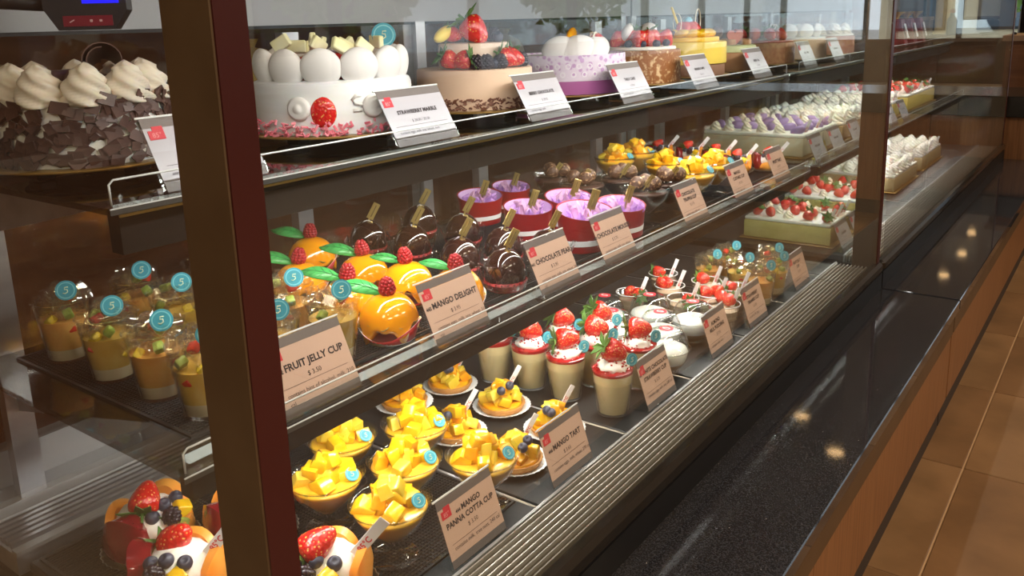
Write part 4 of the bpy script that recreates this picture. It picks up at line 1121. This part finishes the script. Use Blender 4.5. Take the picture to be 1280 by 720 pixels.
put('chocolate_hoop', hp, t, (.046, .035, .122), (0, .1, .3)); put('chocolate_hoop', hp, t, (.03, .06, .122), (0, -.2, .9))
# 5 nut crusted cake
R = .098; t = cake_base('nut_cake', 'round cake with nut crusted brown sides topped with cut strawberries', -1.008, 1.905, R)
drum(t, 'cake_body', R, .019, .098, nutcake, .004)
drum(t, 'cream_top', R-.012, .098, .106, cream, .004)
rnd = random.Random(2)
for k in range(11):
    a = 2*PI*k/11; r_ = .062 if k % 2 else .035
    lay_berry(t, r_*math.cos(a), r_*math.sin(a), .122, (math.cos(a)*-.5, math.sin(a)*-.5, rnd.uniform(.2, .9)), 1.05, k % 4 == 0)
for k in range(4): put('blueberry', blueberry_mesh(), t, (.07*math.cos(VIEW+k*.5-.8), .07*math.sin(VIEW+k*.5-.8), .113), (.3, 0, k), 1.3)
for k in range(2): put('meringue', CACHE['mer'], t, (-.02+.03*k, -.035+.05*k, .140), (0, .5, .5+k), .85)
put('chocolate_stick', mesh_of('chocolate_stick', box_bm(.016, .004, .040, .0005), choc, False), t, (.05, .055, .125), (.3, .5, .3))
# 6 yellow cake
R = .108; t = cake_base('mango_cake', 'yellow glazed mango cake with piped top and chocolate hoops', -1.010, 2.170, R)
drum(t, 'cake_body', R, .050, .108, yellow_cake, .004)
drum(t, 'cake_foot', R-.004, .019, .050, M('brown sponge layer', (.24, .12, .07), .6), .002)
drum(t, 'upper_layer', R-.020, .108, .120, M('mango mousse layer', (.86, .54, .04), .3), .003)
for k in range(14):
    a = 2*PI*k/14; put('mango_slice', cached('mslice', lambda: mesh_of('mango_slice', ico(1, 2, .016, .024, .011, .1, 1), mango_m)), t, (.064*math.cos(a), .064*math.sin(a), .130), (.2, .2, a))
for k in range(5):
    a = VIEW-1+k*.6; lay_berry(t, .026*math.cos(a), .026*math.sin(a), .142, (-math.cos(a), -math.sin(a), .6), .85, False)
hp2 = hoop(.030, .0018); put('chocolate_hoop', hp2, t, (.020, .030, .160), (0, 0, .2)); put('chocolate_hoop', hp2, t, (-.01, -.035, .156), (0, 0, .9), .8)
put('yellow_stick', mesh_of('yellow_stick', tube([(-.01, -.02, .14), (-.03, -.03, .20)], .0035, 8), M('yellow sugar stick', (.9, .65, .02), .3)), t)
put('sugar_ball', mesh_of('sugar_ball', ico(.012, 2), M('pale blue sugar', (.25, .60, .80), .3)), t, (.01, -.01, .162))
put('chocolate_ball', mesh_of('chocolate_ball', ico(.017, 2), choc), t, (.062, .062, .130))
# 7 pistachio heart cake
R = .085; t = cake_base('pistachio_cake', 'low pistachio cream cake with a red sugar heart', -.985, 2.40, R)
drum(t, 'cake_body', R, .019, .070, M('brown sponge side', (.34, .17, .08), .6, col2=(.42, .22, .10), scale=40), .003)
drum(t, 'cream_top', R-.004, .070, .090, greenc, .008)
ht = [(.020*math.sin(u)**3, .0013*(13*math.cos(u)-5*math.cos(2*u)-2*math.cos(3*u)-math.cos(4*u))) for u in [2*PI*k/28 for k in range(28)]]
put('sugar_heart', mesh_of('sugar_heart', prism(ht, .006, 'y'), M('terracotta sugar', (.48, .12, .06), .4), False), t, (.03, -.02, .112), (0, 0, .9), 1.3)
for k in range(6): put('macaron', cached('maca', lambda: mesh_of('macaron', lathe([(0, 0), (.013, .0), (.016, .004), (.014, .007), (.016, .010), (.013, .015), (0, .017)], 20), M('brown macaron', (.45, .25, .12), .6))), t, (.055*math.cos(k*1.05), .055*math.sin(k*1.05), .090), (.1, 0, k))

# =================================================================== SECOND CASE GOODS
def long_cake(x0, x1, ya, yb, z, h, body, top, label, topping, name='long_cake'):
    t = thing(name, label, 'cake', ((x0+x1)/2, (ya+yb)/2, z+.0008), 0)
    wx, wy = abs(x1-x0), yb-ya
    put('tray', mesh_of('tray', box_bm(wx+.02, wy+.02, .004, .001, (0, 0, .002)), board_g, False), t)
    put('cake_body', mesh_of('cake_body', box_bm(wx, wy, h, .006, (0, 0, .0042+h/2), seg=2), body, True, 40), t)
    put('cream_top', mesh_of('cream_top', box_bm(wx-.004, wy-.004, .012, .005, (0, 0, h+.010), seg=2), top, True, 40), t)
    rnd = random.Random(int(ya*100)); nx, ny = max(2, int(wx/.05)), max(2, int(wy/.055))
    for i in range(nx):
        for j in range(ny):
            x_, y_ = -wx/2+wx*(i+.5)/nx+rnd.uniform(-.006, .006), -wy/2+wy*(j+.5)/ny+rnd.uniform(-.006, .006)
            if topping == 'berry':
                if (i+j) % 3 != 2: lay_berry(t, x_, y_, h+.030, (rnd.uniform(-1, 1), rnd.uniform(-1, 1), .5), .85, (i+j) % 2 == 0)
                else: put('cream_swirl', swirl_mesh(), t, (x_, y_, h+.013), (0, 0, i), .6)
            elif topping == 'purple':
                if i == nx-1 or j % 2: put('purple_piece', cached('purp', lambda: mesh_of('purple_piece', ico(1, 2, .014, .026, .015, .1, 1), purple_f)), t, (x_, y_, h+.026), (.4, .3, i+j))
                else: put('cream_swirl', swirl_mesh(), t, (x_, y_, h+.013), (0, 0, i), .7)
            elif topping == 'swirl':
                put('cream_swirl', cached('wswirl', lambda: (lambda me: (me.materials.clear(), me.materials.append(cream), me)[2])(swirl_mesh().copy())), t, (x_, y_, h+.013), (0, 0, i), .9)
    for j in range(3): add_pick(t, (wx/2-.02, -wy/2+wy*(j+.5)/3, h+.01), .5, .1, 1.1)
    return t
long_cake(-1.02, -.735, 2.66, 2.90, D, .058, sponge, cream, 'rectangular sponge cake with cream and strawberries on the second case floor', 'berry')
long_cake(-1.02, -.75, 3.05, 3.36, D, .060, sponge, cream_w, 'strawberry cream cake behind the green sponge cake', 'berry')
long_cake(-1.10, -.76, 3.62, 4.05, D, .055, M('oat cake side', (.45, .36, .2), .6), cream, 'pale cake dotted with cream swirls on the second case floor', 'swirl')
long_cake(-1.10, -.77, 4.2, 4.65, D, .055, M('oat cake side', (.45, .36, .2), .6), cream_w, 'pale cake with cream swirls beside the far end glass', 'swirl')
long_cake(-1.18, -.84, 2.68, 3.05, MZ, .060, M('ivory roll side', (.55, .50, .36), .5), cream, 'ivory cake topped with purple icing on the second case middle shelf', 'purple')
long_cake(-1.18, -.84, 3.12, 3.45, MZ, .050, M('caramel roll side', (.42, .26, .12), .5), cream_p, 'caramel coloured cake with ivory swirls on the second case middle shelf', 'swirl')
long_cake(-1.18, -.84, 3.62, 4.0, MZ, .055, M('yellow roll side', (.66, .50, .12), .5), cream_w, 'yellow sided cake with white swirls on the second case middle shelf', 'swirl')
long_cake(-1.18, -.84, 4.15, 4.75, MZ, .060, M('yellow roll side', (.66, .50, .12), .5), cream, 'strawberry topped cake near the end of the second middle shelf', 'berry')
for k, (y, x) in enumerate(((2.70, -.80), (2.82, -.80), (2.94, -.80))):
    tt = thing('yellow_tag', 'small yellow plastic tag standing before the purple iced cake', 'tag', (-.806, y, MZ+.0003), 0, 'yellow plastic tags')
    put('tag_foot', mesh_of('tag_foot', box_bm(.018, .018, .003, .0005, (0, 0, .0015)), gold_y, False), tt)
    put('tag_plate', mesh_of('tag_plate', box_bm(.0014, .020, .044, .0004, (0, 0, .024)), gold_y, False), tt, (0, 0, 0), (0, -.25, 0))
def round_cake(Y, R, side, top, label, deco):
    t = cake_base('cream_cake', label, -1.02, Y, R)
    drum(t, 'cake_body', R, .019, .085, side, .005); drum(t, 'cream_top', R-.004, .085, .092, top, .004)
    for k in range(9):
        a = 2*PI*k/9
        if deco == 'mer': put('meringue', CACHE['mer'], t, (R*.72*math.cos(a), R*.72*math.sin(a), .112), (0, .1, a), .9)
        elif deco == 'berry': lay_berry(t, R*.65*math.cos(a), R*.65*math.sin(a), .108, (-math.cos(a), -math.sin(a), .6), 1, k % 2 == 0)
        else: put('cream_swirl', swirl_mesh(), t, (R*.7*math.cos(a), R*.7*math.sin(a), .091), (0, 0, a), .9)
    return t
round_cake(2.74, .115, M('rust crumb side', (.36, .12, .06), .5, col2=(.5, .24, .12), scale=80), M('red glaze', (.36, .03, .03), .2), 'red glazed cake with berries on the second case top shelf', 'berry')
round_cake(3.08, .115, beige_cream, cream_w, 'beige sided cake with white meringues on the second case top shelf', 'mer')
round_cake(3.42, .12, M('rust crumb side', (.36, .12, .06), .5), cream, 'rust sided cake with cream swirls on the second case top shelf', 'swirl')
def gift_bag(Y, label):
    t = thing('gift_bag', label, 'bag', (-.98, Y, TZ+.0005), .1)
    bm = box_bm(.11, .13, .13, .004, (0, 0, .066))
    for v in bm.verts:
        if v.co.z > .1: v.co.x *= .55
    put('bag', mesh_of('bag', bm, M('dark red paper', (.22, .015, .015), .4), False), t)
    put('label_patch', mesh_of('label_patch', box_bm(.001, .07, .07, 0, (0, 0, 0)), white_card, False), t, (.0505, 0, .075), (0, -.28, 0))
    put('gathered_top', mesh_of('gathered_top', lathe([(.006, 0), (.012, .012), (.03, .035)], 30, flute=.25, nfl=6), M('gold cellophane', (.62, .36, .05), .3, .4)), t, (0, 0, .13))
for k in range(3): gift_bag(4.45+.21*k, ('dark red gift bag with white patch beside the rust sided cake', 'dark red gift bag between two other gift bags', 'dark red gift bag nearest the wooden cabinet')[k])

# =================================================================== FAR COUNTER, CABINET, TILL
wy = at(1260, 198, LEDGE).y+.02
t = thing('service_counter', 'dark stone topped counter with veneer front at the end of the cases', 'counter', (0, wy, 0))
def pbx(name, a, b, mat, par, bevel=0): return put(name, mesh_of(name, ends(a, b, bevel), mat, False), par)
pbx('counter_top', (-.80, 0, .615), (1.6, .62, .727), M('dark stone slab', (.02, .019, .018), .2), t, .003)
for k in range(4): pbx('veneer_panel', (-.78+.595*k, .03, .09), (-.19+.595*k, .60, .614), wood, t)
pbx('toe_kick', (-.76, .06, 0), (1.58, .58, .089), toe, t)
t = thing('back_cabinet', 'tall brown wooden cabinet behind the dark stone counter', 'cabinet', (0, wy+.95, 0))
pbx('cabinet_body', (-1.75, 0, 0), (-.42, .55, .985), wood_back, t)
pbx('cabinet_top', (-1.77, -.02, .986), (-.40, .57, 1.02), M('cabinet top', (.35, .24, .17), .4), t)
for k in range(2): pbx('door', (-1.73+.655*k, -.018, .06), (-1.09+.655*k, -.001, .96), wood_back, t, .002)
t = thing('till_screen', 'grey till screen on a stand on the brown cabinet', 'till', (-.78, wy+1.15, 1.0205), .2)
pbx('stand_base', (-.10, -.08, 0), (.10, .08, .015), scale_b, t, .004)
put('stand_neck', mesh_of('stand_neck', tube([(0, 0, .036), (-.03, .03, .08), (-.06, .03, .14)], .03, 10), scale_b), t)
bm = box_bm(.30, .03, .21, .006); put('screen_body', mesh_of('screen_body', bm, M('grey plastic', (.22, .21, .24), .4), False), t, (-.06, .0, .20), (-.35, 0, 0))
put('screen', mesh_of('screen', box_bm(.27, .002, .18, 0), M('pale screen', (.50, .55, .62), .3), False), t, (-.06, -.0168, .205), (-.35, 0, 0))
t = thing('carton', 'pale carton resting on the brown cabinet', 'box', (-1.35, wy+1.2, 1.0203), .1)
pbx('box_body', (-.16, -.12, 0), (.16, .12, .10), M('pale carton', (.62, .56, .50), .6), t, .003); pbx('lid', (-.165, -.125, .1003), (.165, .125, .125), M('pale carton lid', (.7, .64, .56), .6), t, .003)
t = thing('bottle', 'red capped bottle standing beside the till screen', 'bottle', (-1.06, wy+1.18, 1.0203))
put('bottle_body', mesh_of('bottle_body', lathe([(0, 0), (.03, 0), (.032, .01), (.032, .10), (.014, .13), (.014, .145), (0, .145)], 24), M('blue bottle', (.12, .3, .6), .3)), t)
put('cap', mesh_of('cap', lathe([(0, .1453), (.016, .1453), (.016, .17), (0, .17)], 20), M('red cap', (.6, .03, .03), .4), True, 40), t)

# price display at the near end, hung from the rear header
p = at_y(112, 17, .62)
t = thing('price_display', 'black weighing display with a blue screen hung by the rear header', 'display', (p.x, p.y, p.z-.022), .9)
put('housing', mesh_of('housing', prism([(-.052, .016), (-.036, -.012), (.034, -.012), (.052, .014), (.052, .052), (-.052, .052)], .05, 'y', -.025), scale_b, False), t, (0, 0, .012))
put('screen', mesh_of('screen', box_bm(.046, .001, .026, 0), screen_b, False), t, (.020, -.0257, .048))
put('label_strip', mesh_of('label_strip', box_bm(.062, .001, .014, 0), redlab, False), t, (.002, -.0257, .012))
for k, (dx, sz) in enumerate(((-.018, (.007, .0006, .0014)), (.006, (.0035, .0006, .0035)), (.018, (.0035, .0006, .003)))):
    put('print_mark', mesh_of('print_mark', box_bm(*sz, .0005), M('label print', (.7, .5, .5), .5), False), t, (dx, -.0264, .012), (0, -.5 if k == 0 else 0, 0))
put('arm', mesh_of('arm', tube([(-.045, 0, .035), (-.11, .0, .042), (-.18, .02, .060), (-.242, .034, .072)], [.010, .012, .012, .012], 10), scale_b), t)

# =================================================================== BEHIND THE CASES AND OUTSIDE
t = thing('work_counter', 'wooden work counter along the back wall', 'counter', (-2.6, 2.2, 0))
pbx('counter_body', (-.38, -3.0, 0), (.30, 3.6, .86), wood_back, t); pbx('worktop', (-.39, -3.05, .861), (.34, 3.65, .90), M('steel worktop', (.4, .4, .4), .35, .6), t)
for k, (y, cname, col) in enumerate(((.45, 'yellow', (.62, .45, .10)), (1.0, 'cream', (.6, .52, .36)), (1.9, 'yellow', (.62, .45, .10)), (2.6, 'orange', (.55, .25, .06)), (3.4, 'cream', (.6, .52, .36)))):
    t = thing('bread_bag', '%s paper bag of bread %s on the back counter' % (cname, ('near the wall corner', 'next to a yellow bag', 'between a cream and an orange bag', 'between a yellow and a cream bag', 'at the counter end')[k]), 'bag', (-2.55, y, .9003), .2*k)
    put('bag', mesh_of('bag', ico(1, 3, .10, .15, .11, .12, k, 1.2, (0, 0, .128)), M('bag '+cname, col, .6)), t)
    put('tie', mesh_of('tie', lathe([(.02, .225), (.012, .235), (.028, .265), (.0, .26)], 16), M('bag '+cname, col, .6)), t)
def tree(X, Y, h, label):
    t = thing('street_tree', label, 'tree', (X, Y, -.03), 0, 'street trees')
    put('trunk', mesh_of('trunk', tube([(0, 0, 0), (.05, 0, h*.3), (-.05, .05, h*.6)], [.10, .08, .05], 8), M('bark', (.10, .07, .05), .8)), t)
    bm = bmesh.new(); rnd = random.Random(int(X*10))
    for k in range(900):
        d = Vector((rnd.gauss(0, 1), rnd.gauss(0, 1), rnd.gauss(0, 1))).normalized()*rnd.random()**.4
        c = Vector((d.x*h*.34, d.y*h*.34, h*.62+d.z*h*.36)); s = .16
        q = [bm.verts.new(c+Vector((rnd.uniform(-s, s), rnd.uniform(-s, s), rnd.uniform(-s, s)))) for _ in range(4)]
        bm.faces.new(q[:3]); bm.faces.new((q[0], q[2], q[3])); bm.faces.new((q[0], q[1], q[3])); bm.faces.new((q[1], q[2], q[3]))
    put('foliage', mesh_of('foliage', bm, M('tree leaf', (.16, .32, .06), .6, col2=(.30, .48, .12), scale=2), False), t, kind='stuff')
tree(-6.2, 19.0, 3.6, 'leafy green street tree outside the far window'); tree(-2.2, 21.5, 4.2, 'leafy green street tree before the orange shopfront')
tree(8.5, 9.0, 4.0, 'leafy green street tree outside the side window'); tree(8.0, 14.5, 3.6, 'second leafy tree outside the side window')
def facade(ax, loc, w_, h, col, label, n):
    t = thing('street_shopfront', label, 'building', loc, ax)
    pbx('wall', (-w_/2, 0, 0), (w_/2, .5, h), M('render '+label[:12], col, .8), t)
    for k in range(n):
        xx = -w_/2+w_*(k+.5)/n
        for zz in (.6, 3.2):
            f = pbx('window', (xx-w_/n*.32, -.06, zz), (xx+w_/n*.32, -.001, zz+1.6), darkm, t)
            pbx('pane', (xx-w_/n*.28, -.075, zz+.08), (xx+w_/n*.28, -.061, zz+1.52), M('dark window', (.08, .12, .16), .1), f)
    pbx('awning', (-w_/2, -.9, 2.5), (w_/2, -.02, 2.62), M('awning red', (.5, .05, .04), .7), t)
facade(0, (-9, 27, -.03), 9, 6.5, (.70, .42, .18), 'orange rendered shopfront across the street', 4)
facade(0, (1, 28, -.03), 9, 6.0, (.72, .62, .42), 'cream rendered shopfront across the street', 4)
facade(-PI/2, (15, 9, -.03), 16, 6.0, (.75, .66, .5), 'cream shopfront facing the side window', 6)
p = at_y(898, 14, 8.0)
t = thing('paper_lantern', 'red paper lantern hanging from the ceiling', 'lantern', (p.x, p.y, p.z), 0)
put('shade', mesh_of('shade', lathe([(.03, -.16), (.08, -.14), (.12, -.05), (.125, 0), (.12, .05), (.08, .14), (.03, .16)], 24), M('red paper shade', (.55, .04, .04), .6)), t)
put('cord', mesh_of('cord', tube([(0, 0, .15), (0, 0, 2.7-p.z)], .004, 6), scale_b), t)
put('tassel', mesh_of('tassel', lathe([(.004, -.16), (.02, -.2), (.022, -.3), (0, -.3)], 12), M('red paper shade', (.55, .04, .04), .6)), t)

# =================================================================== nudge neighbours on each shelf apart so that none touch
RAD = {'mango_cup': .0590, 'truffle_cup': .0590, 'mango_tart': .0575, 'fruit_tart': .0690, 'mousse_cup': .0422, 'milk_pudding': .0525, 'strawberry_cup': .0392,
       'jelly_cup': .0412, 'mango_dome': .0485, 'chocolate_dome': .0435, 'tulle_bowl': .0600}
for zlev, xmax in ((D, -.690), (MZ, -.800)):
    its = []
    for o in C.objects:
        k = o.name.split('.')[0]
        if o.parent is None and k in RAD and abs(o.location.z-zlev) < .02:
            r_ = RAD[k]*(o.scale[0] if k == 'tulle_bowl' else 1)
            if k == 'fruit_tart' and zlev == MZ: r_ = .051
            its.append([o, o.location.x, o.location.y, r_])
    tags_ = [(o.location.x, o.location.y) for o in C.objects if o.parent is None and o.name.startswith('price_tag') and abs(o.location.z-zlev) < .02]
    for it in range(400):
        for i in range(len(its)):
            for j in range(i):
                A, B = its[i], its[j]; dx, dy = A[1]-B[1], A[2]-B[2]; d = math.hypot(dx, dy) or 1e-6; need = A[3]+B[3]+.001
                kk = {A[0].name.split('.')[0], B[0].name.split('.')[0]}
                if kk == {'mango_cup', 'fruit_tart'}: need -= .016        # the cup is narrow where the tart is wide
                if kk == {'mango_cup', 'mango_tart'}: need -= .019
                if d < need:
                    m_ = (need-d)*.5; A[1] += dx/d*m_; A[2] += dy/d*m_; B[1] -= dx/d*m_; B[2] -= dy/d*m_
        for A in its:
            for (tx, ty) in tags_:
                if abs(A[2]-ty) < .058+A[3]*.35: A[1] = min(A[1], tx-.036-A[3])
            A[1] = min(max(A[1], -1.20+A[3] if zlev == D else -1.27+A[3]), xmax-A[3]); A[2] = min(max(A[2], YA+.06+A[3]), YB-.06-A[3])
    for A in its: A[0].location.x, A[0].location.y = A[1], A[2]
